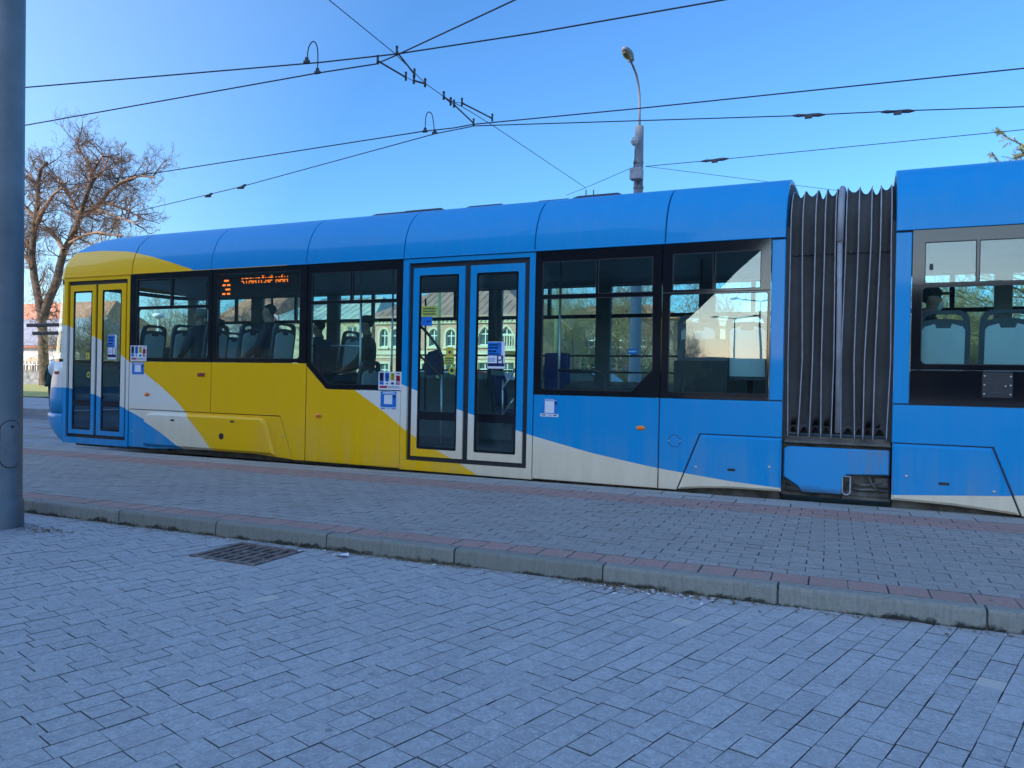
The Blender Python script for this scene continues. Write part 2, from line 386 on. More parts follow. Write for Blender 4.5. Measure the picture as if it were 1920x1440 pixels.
# ---------------------------------------------------------------- the tram
tram = thing('tram', TRAM0, 'blue, yellow and white articulated tram standing at the platform', 'tram')
def part(name, mb, m, parent=None): return mb.build(name, m, parent or tram)
SK, SILL, HI, GUT = .125, 1.075, 1.40, 2.69
def bp(name, poly, y0=8.0, y1=8.05, c=.006): return part(name, MB().panel(poly, y0, y1, c), M['livery'])
# dark structure just behind the panel joints
mb = MB(); mb.plate([(-9.98, .14), (-6.9, .17), (-6.66, .13), (-5.2, .13), (-5.2, 1.05), (-6.34, 1.05), (-6.66, 1.39), (-9.98, 1.39)], [], 8.012, 8.07)
mb.plate([(-3.42, .13), (-1.8, .13), (-1.5, .19), (-.76, .2), (-.76, 2.66), (-.885, 2.66), (-.885, 1.07), (-3.42, 1.07)], [], 8.012, 8.07)
mb.plate([(.23, .2), (1.2, .14), (4.0, .14), (4.0, 1.385), (.35, 1.385), (.35, 2.66), (.23, 2.66)], [], 8.012, 8.07)
part('side_frame', mb, M['rubber'])
bp('body_panel', [(-9.975, .697), (-8.347, .697), (-8.347, HI), (-9.975, HI)])
b_yel = bp('body_panel', [(-8.337, .697), (-7.09, .697), (-6.868, SK), (-6.672, SK), (-6.672, HI), (-8.337, HI)])
hatch1 = bp('skirt_hatch', [(-9.975, .135), (-9.43, .13), (-9.1, .15), (-8.4, .166), (-7.5, .166), (-7.12, .142), (-6.878, .128), (-7.098, .687), (-9.975, .687)], 8.004)
part('hatch_bulge', MB().panel([(-9.63, .172), (-9.63, .55), (-9.605, .60), (-9.55, .645), (-9.48, .66), (-7.44, .662), (-7.36, .645), (-7.315, .60), (-7.15, .168)], 7.958, 8.01, .034), M['livery'], hatch1)
mb = MB(); mb.tube([(-8.083, 7.9565, .38), (-8.083, 7.965, .38)], .045, 24); part('filler_hole', mb, M['rubber'], hatch1)
def slot(x, z, parent, y, w=.07):
    mb = MB(); mb.plate(rrect(x-w/2, x+w/2, z-.013, z+.013, .012), [], y-.003, y+.01); part('vent_slot', mb, M['rubber'], parent)
slot(-9.02, .565, hatch1, 7.957); slot(-7.89, .592, hatch1, 7.957)
def bolt(x, z, parent, y=8.0, r=.014):
    mb = MB(); mb.tube([(x, y+.004, z), (x, y-.004, z), (x, y-.008, z)], [r, r, r*.55], 10); part('bolt', mb, M['steel'], parent)
bolt(-7.04, .43, hatch1, 8.0, .011); bolt(-9.9, .36, hatch1, 8.0, .009)
b_mid = bp('body_panel', [(-6.66, SK), (-5.203, SK), (-5.203, SILL-.005), (-6.34, SILL-.005), (-6.66, 1.362)])
b_blue = bp('body_panel', [(-3.425, SK), (-1.99, SK), (-1.99, SILL), (-3.425, SILL)])
b_rear = bp('body_panel', [(-1.978, SK), (-1.79, SK), (-1.56, .722), (-.757, .722), (-.757, SILL), (-1.978, SILL)])
def lid(x, z, parent):
    mb = MB(); mb.plate([(x+.066*math.cos(a*.2618), z+.066*math.sin(a*.2618)) for a in range(24)], [[(x+.06*math.cos(a*.2618), z+.06*math.sin(a*.2618)) for a in range(24)]], 7.999, 8.01)
    part('round_cover', mb, M['navy'], parent); bolt(x-.062, z, parent, 8.0, .008); bolt(x+.062, z, parent, 8.0, .008)
lid(-1.816, .635, b_rear)
hatch2 = bp('skirt_hatch', [(-1.772, .135), (-1.5, .165), (-1.23, .183), (-.757, .187), (-.757, .712), (-1.548, .712)], 7.985, 8.05, .022)
slot(-1.23, .372, hatch2, 7.986, .08); bolt(-1.585, .376, hatch2, 7.985); bolt(-.865, .425, hatch2, 7.985)
bp('corner_pillar', [(-.884, SILL+.012), (-.757, SILL+.012), (-.757, GUT-.012), (-.884, GUT-.012)])
bp('corner_pillar', [(.217, SILL+.012), (.350, SILL+.012), (.350, GUT-.012), (.217, GUT-.012)])
b2 = bp('body_panel', [(.217, .722), (1.03, .722), (1.255, SK), (4.0, SK), (4.0, SILL), (.217, SILL)])
lid(1.345, .585, b2)
hatch3 = bp('skirt_hatch', [(.222, .19), (.436, .185), (.72, .178), (1.0, .155), (1.235, .135), (1.018, .712), (.222, .712)], 7.985, 8.05, .022)
slot(.648, .37, hatch3, 7.986, .09); bolt(.345, .42, hatch3, 7.985); bolt(1.04, .33, hatch3, 7.985)
mb = MB(); mb.panel(rect(.358, 4.0, SILL+.012, 1.396), 8.003, 8.05, .004); dk = part('black_panel', mb, M['frit'])
mb = MB(); mb.panel(rrect(.929, 1.163, 1.161, 1.390, .012, 3), 7.996, 8.01, .003); sock = part('socket_cover', mb, M['rubber'], dk)
mb = MB()
for x, z in ((.947, 1.355), (.947, 1.275), (.947, 1.195), (1.146, 1.352), (1.146, 1.272), (1.146, 1.192), (1.108, 1.266)): bolt(x, z, dk, 7.996, .0085)
mb = MB(); mb.box(1.01, 1.075, 7.99, 7.998, 1.2, 1.212); part('latch', mb, M['dark'], dk)

def oval_light(name, x, z, w, h, m, y=8.0, parent=None):
    mb = MB(); mb.ball((x, y, z), w/2, .016, h/2, 20, 10); part(name, mb, m, parent)
oval_light('marker_light', -9.593, .92, .115, .062, M['orange']); oval_light('marker_light', -6.449, .724, .11, .058, M['orange']); oval_light('marker_light', -2.179, .753, .105, .052, M['orange'])
mb = MB(); mb.box(-8.585, -8.455, 7.985, 8.005, 1.20, 1.25, 0, .006); part('side_indicator', mb, M['redlens'])

# windows: glossy black glazing frame > panes
def window(outer, holes, yf=8.0, name='window', tint='glass', back=.045):
    w = part(name, MB().plate(outer, holes, yf, yf+back), M['frit'])
    for h in holes:
        part('pane', MB().plate(inset_poly(h, -.004), [], yf+.006, yf+.011), M[tint], w)
        mb = MB(); mb.plate(h, [inset_poly(h, .007)], yf-.0015, yf+.012); part('seal', mb, M['rubber'], w)
    return w
w1 = window(rect(-9.978, -8.347, HI+.006, GUT), [rect(-9.845, -9.148, 2.205, 2.612), rect(-9.128, -8.418, 2.205, 2.605), rrect(-9.83, -8.405, 1.452, 2.172, .05)])
w2 = window(rect(-8.335, -6.674, HI+.006, GUT), [rrect(-8.245, -6.785, 1.455, 2.628, .05)])
w3 = window([(-6.66, GUT), (-6.66, 1.374), (-6.335, SILL+.006), (-5.206, SILL+.006), (-5.206, GUT)],
            [rect(-6.598, -5.980, 2.205, 2.575), rect(-5.958, -5.285, 2.205, 2.572), [(-6.598, 2.172), (-6.598, 1.42), (-6.3, 1.135), (-5.272, 1.135), (-5.28, 2.172)]])
w4 = window(rect(-3.428, -1.986, SILL+.006, GUT), [rect(-3.342, -2.708, 2.195, 2.57), rect(-2.688, -2.08, 2.195, 2.572), rrect(-3.342, -2.9, 1.135, 1.6, .05)[12:18]+[(-2.29, 1.135), (-2.062, 1.375), (-2.074, 2.155), (-3.338, 2.155)]])
w5 = window(rect(-1.974, -.892, SILL+.006, GUT), [rect(-1.872, -1.455, 2.202, 2.585), rect(-1.437, -.985, 2.202, 2.585), rrect(-1.9, -.91, 1.14, 2.165, .03)])
w6 = window(rect(.357, 2.05, HI+.006, GUT), [rect(.457, .868, 2.195, 2.576), rect(.888, 1.95, 2.195, 2.574), rrect(.436, 1.95, 1.452, 2.165, .05)])
w7 = window(rect(2.06, 4.0, HI+.006, GUT), [rrect(2.15, 3.9, 1.452, 2.57, .05)])
mb = MB(); mb.box(.495, .525, 8.0, 8.004, 2.32, 2.375); part('window_latch', mb, M['rubber'], w6)
mb = MB(); mb.box(.352, 4, 7.994, 8.002, 2.178, 2.186); mb.box(.355, 4, 7.993, 8.002, 1.398, 1.404); part('trim_strip', mb, M['dark'], w6)
mb = MB(); mb.box(-1.97, -.89, 7.994, 8.002, 2.176, 2.185); part('trim_strip', mb, M['dark'], w5)

# doors: painted surround, dark recess, leaves with panes
def doorway(x0, x1, z0, z1, ix0, ix1, iz0, iz1, leaves, gz0, gz1, kick):
    s = part('door_surround', MB().plate(rect(x0, x1, z0, z1), [rect(ix0, ix1, iz0, iz1)], 8.0, 8.06), M['livery'])
    holes = [rect(a+.03, b-.03, gz0-.05, gz1+.05) for a, b, ga, gb in leaves]
    part('door_recess', MB().plate(rect(ix0-.02, ix1+.02, iz0-.02, iz1+.02), holes, 8.034, 8.07), M['rubber'])
    L = []
    for a, b, ga, gb in leaves:
        lf = part('door_leaf', MB().plate(rect(a, b, iz0+.055, iz1-.062), [rrect(ga, gb, gz0, gz1, .02)], 8.012, 8.05), M['livery'])
        part('glazing_border', MB().plate(rrect(ga-.004, gb+.004, gz0-.004, gz1+.004, .02), [rrect(ga+.028, gb-.028, kick[1], gz1-.028, .02), rrect(ga+.028, gb-.028, gz0+.03, kick[0], .02)], 8.018, 8.026), M['frit'], lf)
        part('pane', MB().plate(rect(ga+.02, gb-.02, gz0+.02, gz1-.02), [], 8.027, 8.032), M['glass'], lf); L.append(lf)
    return L
fd = doorway(-11.462, -9.987, .125, GUT-.012, -11.385, -10.045, .215, 2.635, [(-11.335, -10.755, -11.26, -10.83), (-10.70, -10.09, -10.605, -10.18)], .338, 2.482, (.708, .798))
md = doorway(-5.195, -3.433, .115, GUT-.004, -5.112, -3.502, .232, 2.636, [(-5.052, -4.34, -4.97, -4.42), (-4.266, -3.564, -4.186, -3.645)], .378, 2.484, (.733, .832))
def sheet(name, parent, x0, x1, z0, z1, bands, y=8.0, back='white', edge=.002):   # flat print: backing + printed fields (x0,x1,z0,z1 in 0..1)
    mats = [M[back]]; mb = MB(); mb.box(x0, x1, y-edge, y, z0, z1)
    for a, b, c, d, k in bands:
        if M[k] not in mats: mats.append(M[k])
        mb.box(x0+(x1-x0)*a, x0+(x1-x0)*b, y-edge-.0008, y-edge, z0+(z1-z0)*c, z0+(z1-z0)*d, mats.index(M[k]))
    return mb.build(name, mats, parent)
def txt(a, b, c, d, k, n, seed=0):                # rows of illegible small print
    r = random.Random(seed); o = []; h = (d-c)/n
    for i in range(n):
        x = a
        while x < b-.02:
            w = min(r.uniform(.05, .14), b-x); o.append((x, x+w, c+i*h+h*.25, c+i*h+h*.75, k)); x += w+.025
    return o
fare = [(.05, .23, .48, .95, 'navy'), (.05, .23, .28, .46, 'sky_ink'), (.29, .47, .5, .95, 'sky_ink'), (.34, .42, .44, .5, 'sky_ink'), (.53, .71, .52, .93, 'yel_ink'), (.56, .68, .30, .42, 'navy'), (.77, .95, .47, .80, 'red_ink'), (.78, .94, .88, .93, 'navy'),
        (.78, .84, .28, .44, 'navy'), (.87, .93, .28, .44, 'red_ink'), (.06, .39, .09, .22, 'red_ink'), (.33, .43, .31, .37, 'navy')] + txt(.44, .96, .08, .22, 'navy', 2, 3) + txt(.08, .21, .55, .9, 'white', 4, 1) + txt(.32, .45, .56, .9, 'white', 4, 2) + txt(.56, .69, .56, .9, 'white', 4, 5) + txt(.8, .93, .5, .78, 'white', 3, 6)
sheet('fare_sticker', w3, -5.528, -5.192, 1.083, 1.308, fare, 7.9985)
sheet('fare_sticker', w1, -9.952, -9.616, 1.407, 1.636, fare, 7.9985)
code = [(.16, .9, .9, .95, 'white'), (.1, .95, .83, .86, 'white'), (.23, .75, .2, .78, 'white'), (.8, .95, .6, .78, 'navy')]
sheet('service_sticker', b_mid, -5.492, -5.262, .868, 1.064, code, 8.0, 'sky_ink'); sheet('service_sticker', b_mid, -5.50, -5.25, .838, .866, [(.05, .3, .3, .7, 'navy'), (.4, .65, .4, .6, 'sky_ink'), (.7, .95, .3, .7, 'navy')], 8.0)
sheet('service_sticker', b_blue, -3.30, -3.14, .868, 1.03, [(.1, .75, .97, 1.0, 'white'), (.02, .98, .9, .93, 'white'), (.1, .8, .04, .86, 'white'), (.84, 1, .6, .85, 'navy')], 8.0, 'sky_ink'); sheet('service_sticker', b_blue, -3.335, -3.12, .833, .866, [(.06, .3, .35, .7, 'navy'), (.4, .65, .4, .6, 'sky_ink'), (.72, .92, .35, .7, 'navy')], 8.0)
pan1 = [o for o in tram.children if o.name.startswith('body_panel')][0]
sheet('service_sticker', pan1, -9.915, -9.665, 1.21, 1.39, code, 8.0, 'sky_ink')
poster = [(.0, .8, .48, .98, 'sky_ink'), (.02, .98, .08, .2, 'navy'), (.55, .62, .2, .5, 'navy'), (.84, .9, .2, .5, 'navy')] + txt(.06, .6, .72, .93, 'yel_ink', 2, 8) + txt(.06, .5, .58, .7, 'white', 1, 9) + txt(.06, .68, .5, .58, 'yel_ink', 1, 10) + txt(.08, .5, .11, .17, 'white', 1, 11) + txt(.05, .45, .25, .4, 'sky_ink', 3, 12)
po = sheet('poster', md[1], -4.03, -3.805, 1.365, 1.677, poster, 8.026)
mb = MB(); mb.plate([(-3.872+.035*math.cos(k*.3927), 1.49+.037*math.sin(k*.3927)) for k in range(16)], [[(-3.872+.022*math.cos(k*.3927), 1.49+.024*math.sin(k*.3927)) for k in range(16)]], 8.0215, 8.0225); part('poster', mb, M['navy'], md[1])
sheet('poster', fd[1], -10.48, -10.29, 1.43, 1.80, poster, 8.026)
sheet('door_notice', md[0], -4.94, -4.722, 1.985, 2.11, txt(.12, .9, .1, .9, 'navy', 3, 21), 8.026, 'lime'); sheet('door_notice', md[0], -4.94, -4.785, 1.87, 1.983, [(.5, .85, .4, .55, 'navy')], 8.026, 'sky_ink')
sheet('door_notice', md[0], -4.585, -4.485, 1.505, 1.612, [(.35, .65, .3, .6, 'navy')], 8.026, 'yel_ink'); sheet('door_notice', md[0], -4.61, -4.475, 1.40, 1.503, txt(.12, .9, .1, .9, 'navy', 3, 22), 8.026, 'lime')
sheet('door_notice', fd[0], -10.965, -10.89, 1.43, 1.53, [(.3, .6, .3, .6, 'navy')], 8.026, 'yel_ink')
for lf, x, z in ((md[0], -4.5, 1.335), (fd[0], -10.9, 1.19)):
    mb = MB(); mb.plate([(x+.047*math.cos(k*.2618), z+.047*math.sin(k*.2618)) for k in range(24)], [], 8.0235, 8.0262); part('door_button', mb, M['lime'], lf)
    mb = MB(); mb.plate([(x+.024*math.cos(k*.2618), z+.024*math.sin(k*.2618)) for k in range(24)], [], 8.020, 8.0236); part('door_button', mb, M['dark'], lf)

# roof: curved panels between seams, gutter lip, equipment hatches
RP = [(8.0, 2.70), (8.004, 2.78), (8.02, 2.88), (8.055, 3.0), (8.12, 3.13), (8.2, 3.225), (8.29, 3.3), (8.4, 3.355), (8.55, 3.398), (8.8, 3.43), (9.225, 3.445)]
RPF = RP + [(18.45-y, z) for y, z in reversed(RP[:-1])]
def roof_piece(x0, x1, name='roof_panel', dy=0.0):
    mb = MB(); n = len(RPF); pts = [(y+(dy if y < 9.2 else -dy), z-dy) for y, z in RPF]; c = .006
    rows = [(x0, .008), (x0+c, 0), (x1-c, 0), (x1, .008)]; vs = []
    for x, s in rows: vs += [(x, y+(s if y < 9.2 else -s), z-s*.7) for y, z in pts]
    fs = [(r*n+i, r*n+i+1, (r+1)*n+i+1, (r+1)*n+i) for r in (0, 2) for i in range(n-1)]
    mb.add(vs, fs, 0, False); mb.add(vs[n:3*n], [(i, i+1, n+i+1, n+i) for i in range(n-1)], 0, True); k = len(mb.v); inn = [(x, y+(.03 if y < 9.2 else -.03), z-.03) for x in (x0, x1) for y, z in pts]
    mb.add(inn, [(i, i+n, i+n+1, i+1) for i in range(n-1)], 0, True)
    for a, b in ((0, 0), (3*n, n)): mb.f += [(a+i, a+i+1, k+b+i+1, k+b+i) for i in range(n-1)]; mb.m += [0]*(n-1); mb.sm += [False]*(n-1)
    return part(name, mb, M['livery'])
for a, b in ((-9.955, -8.377), (-8.369, -6.70), (-6.692, -5.199), (-5.191, -3.452), (-3.444, -1.962), (-1.952, -.757), (.217, 4.0)): roof_piece(a, b)
for a, b in ((-11.1, -.77), (.23, 4.0)):
    mb = MB(); pts = [(y+(.02 if y < 9.2 else -.02), z-.02) for y, z in RPF]; n = len(pts)
    mb.add([(x, y, z) for x in (a, b) for y, z in pts], [(i, i+1, n+i+1, n+i) for i in range(n-1)]); part('roof_shell', mb, M['rubber'])
for a, b in ((-11.46, -.757), (.217, 4.0)):
    mb = MB(); mb.box(a, b, 7.985, 8.03, 2.694, 2.706, 0, .004); g = part('gutter', mb, M['livery'])
for (pa, pb, y0) in (((697, 402), (784, 392), 8.95), ((752, 397), (832, 386), 8.8), ((871, 387), (946, 379), 8.8), ((1002, 378), (1072, 368), 8.95), ((1074, 370), (1166, 356), 8.8)):
    a = P(pa[0], pa[1], y0); b = P(pb[0], pb[1], y0); zt = (a.z+b.z)/2
    mb = MB(); x0, x1, y1 = a.x, b.x, y0+.75
    mb.add([(x0+.01, y0, 3.38), (x1-.01, y0, 3.38), (x1-.01, y1, 3.38), (x0+.01, y1, 3.38), (x0+.06, y0+.03, zt), (x1-.06, y0+.03, zt), (x1-.06, y1-.03, zt), (x0+.06, y1-.03, zt), (x0, y0-.01, zt-.03), (x1, y0-.01, zt-.03), (x1, y1+.01, zt-.03), (x0, y1+.01, zt-.03)],
           [(0, 1, 9, 8), (1, 2, 10, 9), (2, 3, 11, 10), (3, 0, 8, 11), (8, 9, 5, 4), (9, 10, 6, 5), (10, 11, 7, 6), (11, 8, 4, 7), (4, 5, 6, 7)])
    part('roof_hatch', mb, M['dark'])

# nose: levels of a bowed front; each level = (z, corner X, bow scale, inset)
PLAN = [(0, 0), (-.13, .004), (-.25, .022), (-.36, .055), (-.46, .105), (-.55, .18), (-.64, .31), (-.72, .5), (-.78, .78), (-.81, 1.225)]
def lvl(z, x0, s, dy): return [(x0+px*s, 8.0+dy+py*(1.225-dy)/1.225, z) for px, py in PLAN] + [(x0+px*s, 18.45-(8.0+dy+py*(1.225-dy)/1.225), z) for px, py in reversed(PLAN[:-1])]
def nose(levels, name, m, tail=None, sm=True):
    mb = MB(); rows = []
    for L in levels:
        r = lvl(*L[:4])
        if tail is not None: r = [(tail, r[0][1], L[0])] + r + [(tail, r[-1][1], L[0])]
        rows.append(r)
    n = len(rows[0]); mb.add([p for r in rows for p in r], [(i*n+k, i*n+k+1, (i+1)*n+k+1, (i+1)*n+k) for i in range(len(rows)-1) for k in range(n-1)], 0, sm)
    return mb
X0 = -11.466
bump = nose([(.13, X0, .30, .06), (.16, X0, .45, .03), (.25, X0, .74, .012), (.36, X0, .95, .004), (.50, X0, 1.08, 0), (.545, X0, 1.09, 0), (.565, X0, 1.05, .006), (.57, X0, .95, .03)], 'bumper', None); part('bumper', bump, M['livery'])
bump = nose([(.575, X0, .95, .03), (.585, X0, 1.01, .004), (.8, X0, 1.0, 0), (1.0, X0, .95, 0), (1.2, X0, .87, 0), (1.38, X0, .79, 0), (1.385, X0, .74, .02)], 'front_mask', None); part('front_mask', bump, M['livery'])
ws = nose([(1.388, X0, .76, .008), (1.7, X0, .66, .008), (2.1, X0, .52, .008), (2.66, X0, .32, .008)], 'windscreen', None); wsp = part('windscreen', ws, M['glass'])
mb = MB()
for i, (z0, z1, s0, s1) in enumerate(((1.386, 1.43, .785, .77), (2.6, 2.668, .35, .325))):
    r0 = lvl(z0, X0, s0, 0); r1 = lvl(z1, X0, s1, 0); n = len(r0); mb.add(r0+r1, [(k, k+1, n+k+1, n+k) for k in range(n-1)])
part('windscreen_border', mb, M['frit'], wsp)
for flip in (0, 1):                                # corner post: body-coloured rear part, bright windscreen edge
    mb = MB(); rows = []
    for z, s in ((1.386, .79), (1.7, .675), (2.1, .535), (2.69, .325)):
        a = lvl(z, X0, s, 0); a = a[:3] if not flip else a[-3:]; rows += [(a[0] if not flip else a[2]), (X0+(a[1][0]-X0)*.6, a[1][1], z)]
    mb.add(rows, [(0, 1, 3, 2), (2, 3, 5, 4), (4, 5, 7, 6)]); part('corner_post', mb, M['livery'])
cap = nose([(2.68, X0, .335, 0), (2.72, X0, .345, 0), (2.88, X0+.02, .30, .02), (3.0, X0+.07, .27, .055), (3.13, X0+.2, .26, .12), (3.225, X0+.36, .28, .2), (3.30, X0+.55, .3, .29), (3.355, X0+.75, .35, .4), (3.398, X0+1.0, .4, .55), (3.43, X0+1.3, .4, .8), (3.445, X0+1.45, .1, 1.2)], 'roof_cap', None, -9.963)
part('front_roof_cap', cap, M['livery'])
mb = MB(); mb.ball((-11.86, 8.2, 1.28), .13, .15, .16, 18, 12); part('headlight', mb, M['white'])
mb = MB(); mb.box(-11.66, -11.56, 7.992, 8.03, 1.185, 1.235, 0, .006); part('turn_signal', mb, M['redlens'])
for py0, x0, x1 in ((610, 52, 99), (625, 63, 99)):  # mirror and camera arms reaching ahead of the windscreen
    a = P(x0, py0, 8.3); b = P(x1+10, py0, 8.3); mb = MB(); mb.box(a.x, b.x+.25, 8.27, 8.33, a.z-.028, a.z+.028, 0, .01); part('mirror_arm', mb, M['dark'])

# interior
FLH, FLL = .88, .37
mb = MB(); mb.box(-11.4, -6.75, 8.08, 10.37, FLH-.06, FLH); mb.box(-6.75, -2.15, 8.08, 10.37, FLL-.06, FLL); mb.box(-2.15, -.78, 8.08, 10.37, FLH-.06, FLH); mb.box(-6.78, -6.74, 8.08, 10.37, FLL, FLH-.001); mb.box(-2.17, -2.13, 8.08, 10.37, FLL, FLH-.001); mb.box(.23, 4.0, 8.08, 10.37, FLH-.06, FLH)
part('floor', mb, M['floor'])
mb = MB()
for a, b in ((-11.3, -.8), (.25, 4)):
    mb.add([(x, y, z) for x in (a, b) for y, z in ((8.09, 2.6), (8.3, 2.66), (8.75, 2.70), (9.7, 2.70), (10.15, 2.66), (10.36, 2.6))], [(i, i+6, i+7, i+1) for i in range(5)])
part('ceiling', mb, M['ceil'])
FW = 10.40                                         # far side wall with its window openings
fh = [(-11.25, -10.86), (-10.70, -9.91), (-9.65, -8.255), (-8.0, -6.72), (-6.44, -5.215), (-5.0, -3.52), (-3.29, -2.06), (-1.86, -.93)]
fo = [rect(a, b, 1.245 if a < -2 else 1.42, 2.585) for a, b in fh]
mb = MB(); mb.plate(rect(-11.42, -.76, .13, 2.72), fo, FW, FW+.05); part('far_wall', mb, M['inner'])
fo2 = [(.42, 1.31), (1.49, 2.9), (3.1, 3.9)]
mb = MB(); mb.plate(rect(.22, 4.0, .13, 2.72), [rect(a, b, 1.42, 2.585) for a, b in fo2], FW, FW+.05); part('far_wall', mb, M['inner'])
for a, b in fh+fo2:
    z0 = 1.245 if a < -2 else 1.42; mid = (a+b)/2+.02; wide = b-a > .6
    mb = MB(); mb.box(a, b, FW+.01, FW+.05, 2.143, 2.195)
    if wide: mb.box(mid-.028, mid+.028, FW+.012, FW+.048, 2.195, 2.585)
    w = part('far_window', mb, M['frit'])
    mb = MB(); mb.box(a-.005, b+.005, FW+.052, FW+.057, z0-.005, 2.59); part('pane', mb, M['glass'], w)
    if a > -6.9 and a < -2.5:
        for zz in (1.605, 1.375):
            mb = MB(); mb.tube([(a-.05, FW-.02, zz), (b+.05, FW-.02, zz)], .013, 8); part('safety_bar', mb, M['rubber'], w)
mb = MB()
for x in (-9.78, -8.12, -6.58, -5.1, -3.4, -1.96): mb.box(x-.11, x+.11, FW-.035, FW, 1.0, 2.6, 0, .012)
part('far_pillar', mb, mat('pillar_trim', (.10, .125, .13), .5, var=.08))
mb = MB(); mb.box(-11.3, -.85, 8.10, 8.14, 2.615, 2.68); mb.box(-11.3, -.85, 10.30, 10.37, 2.598, 2.68); part('ceiling_duct', mb, M['inner'])
# outer skin of the far side so that it is not see-through from behind
mb = MB(); mb.box(-11.4, -.8, 10.452, 10.456, .13, 1.2)
mb.box(.23, 4, 10.452, 10.456, .13, 1.35); part('far_skin', mb, M['livery'])

def seat_proto():                                  # faces -X, origin on the floor under the backrest
    t = bpy.data.objects.new('seat', None); t.empty_display_size = .1; col.objects.link(t); t.parent = tram
    W = .22
    out = [(-W, .40), (W, .40), (W, .93), (W*.97, 1.0), (W*.86, 1.055), (W*.6, 1.08), (-W*.6, 1.08), (-W*.86, 1.055), (-W*.97, 1.0), (-W, .93)]
    hole = [(-W*.74, .985), (-W*.3, 1.0), (W*.3, 1.0), (W*.74, .985), (W*.66, 1.03), (W*.4, 1.046), (-W*.4, 1.046), (-W*.66, 1.03)]
    def lean(mb, k=.13):
        mb.v = [(x+(z-.42)*k, y, z) for x, y, z in mb.v]; return mb
    back = [(-W*.8, .44), (W*.8, .44), (W*.8, .90), (W*.7, .93), (W*.32, .955), (W*.26, .915), (-W*.26, .915), (-W*.32, .955), (-W*.7, .93), (-W*.8, .90)]
    def at0(name, mb, m):
        o = mb.build(name, m, None, (0, 0, 0)); o.parent = t; return o
    at0('backrest_shell', lean(MB().plate(out, [hole], -.02, .02, 0, 'x')), M['seat_shell'])
    at0('back_panel', lean(MB().plate(back, [], .02, .032, 0, 'x')), M['seat_back'])
    mb = MB(); mb.box(-.055, -.02, -W*.85, W*.85, .5, .93, 0, .015); at0('back_cushion', lean(mb), M['seat_cloth'])
    mb = MB(); mb.box(-.46, -.02, -W*.95, W*.95, .40, .45, 0, .02); at0('seat_cushion', mb, M['seat_cloth'])
    mb = MB(); mb.tube([(-.22, 0, 0), (-.22, 0, .4)], .03, 10); mb.box(-.36, -.08, -.1, .1, 0, .02); at0('seat_pedestal', mb, M['dark'])
    return t
SP = seat_proto(); first = True
def seat(x, y, z, rot=0):
    global first
    if first: s = SP; first = False
    else: s = copy_tree(SP, tram)
    s.location = Vector((x, y, z))-TRAM0; s.rotation_euler = (0, 0, R(rot)); return s
for x in (-9.98, -9.34, -8.69, -8.03, -7.44): seat(x, 8.37, FLH)
for x in (-9.98, -9.0, -8.3, -7.5): seat(x, 9.98, FLH)
seat(-6.02, 8.4, FLL); seat(-5.42, 8.4, FLL)
for x in (-1.63, -1.13): seat(x, 8.26, FLH, -90)
for x in (.63, 1.14, 1.65, 2.16): seat(x, 8.26, FLH, -90)
seat(-3.55, 9.0, FLL, 180); seat(-4.75, 9.9, FLL, 180)
def rail(pts, r=.016, m='steel', name='handrail', n=10):
    mb = MB(); mb.tube(pts, r, n); return part(name, mb, M[m])
rail([(-6.12, 8.42, FLL), (-6.12, 8.42, 2.64)], .015); rail([(-5.62, 8.42, FLL), (-5.62, 8.42, 2.64)], .013)
rail([(-6.6, 8.4, 1.655), (-6.12, 8.4, 1.645)], .013)
rail([(-3.32, 8.5, FLL), (-3.32, 8.5, 2.66)], .014); rail([(-3.25, 8.32, 1.36), (-2.83, 8.32, 1.36), (-2.74, 8.32, 1.335), (-2.69, 8.32, 1.27), (-2.68, 8.32, FLL)], .018, 'dark')
rail([(-1.75, 8.9, FLH), (-1.75, 8.9, 2.66)], .014, 'dark'); rail([(-9.1, 8.62, FLH), (-9.1, 8.62, 2.66)], .013, 'dark'); rail([(-7.72, 8.62, FLH), (-7.85, 8.62, 2.66)], .016, 'dark'); rail([(-7.2, 8.7, FLH), (-7.15, 8.7, 2.66)], .013, 'dark')
arc = [P(px, py, 8.2) for px, py in ((789, 612), (800, 623), (812, 638), (822, 652), (829, 668), (831, 690), (828, 702))]
rail(arc, .017, 'dark'); rail([arc[-1], Vector((arc[-1].x+.01, 8.2, FLL+.06))], .015)
rail([P(px, py, 8.2) for px, py in ((788, 668), (803, 681), (818, 697), (828, 708))], .014, 'dark')
rail([P(966, 692, 8.2), P(947, 722, 8.2), P(943, 730, 8.2)], .015); rail([P(943, 712, 8.2), P(942, 800, 8.2)], .014); rail([P(966, 745, 8.2), P(944, 775, 8.2)], .013)
rail([P(798, 560, 8.2), P(797, 770, 8.2)], .012, 'dark')
mb = MB(); mb.plate([(P(px, py, 9.0).x, P(px, py, 9.0).z) for px, py in ((801, 704), (792, 690), (797, 672), (803, 660), (820, 655), (826, 664), (829, 682), (824, 703))], [], 9.0, 9.05); part('seat_screen', mb, M['seat_cloth'])
mb = MB(); mb.box(-3.62, -3.3, 8.75, 8.85, .8, 1.58, 0, .03); part('seat_screen', mb, M['seat_cloth'])
mb = MB(); mb.box(-5.15, -3.5, 10.05, 10.1, FLL, 1.12); mb.box(-6.7, -5.15, 9.95, 10.0, FLL, 1.2); part('partition', mb, M['inner'])
mb = MB(); mb.box(-3.3, -2.25, 8.6, 8.9, FLL, 1.2, 0, .03); part('equipment_box', mb, M['dark'])
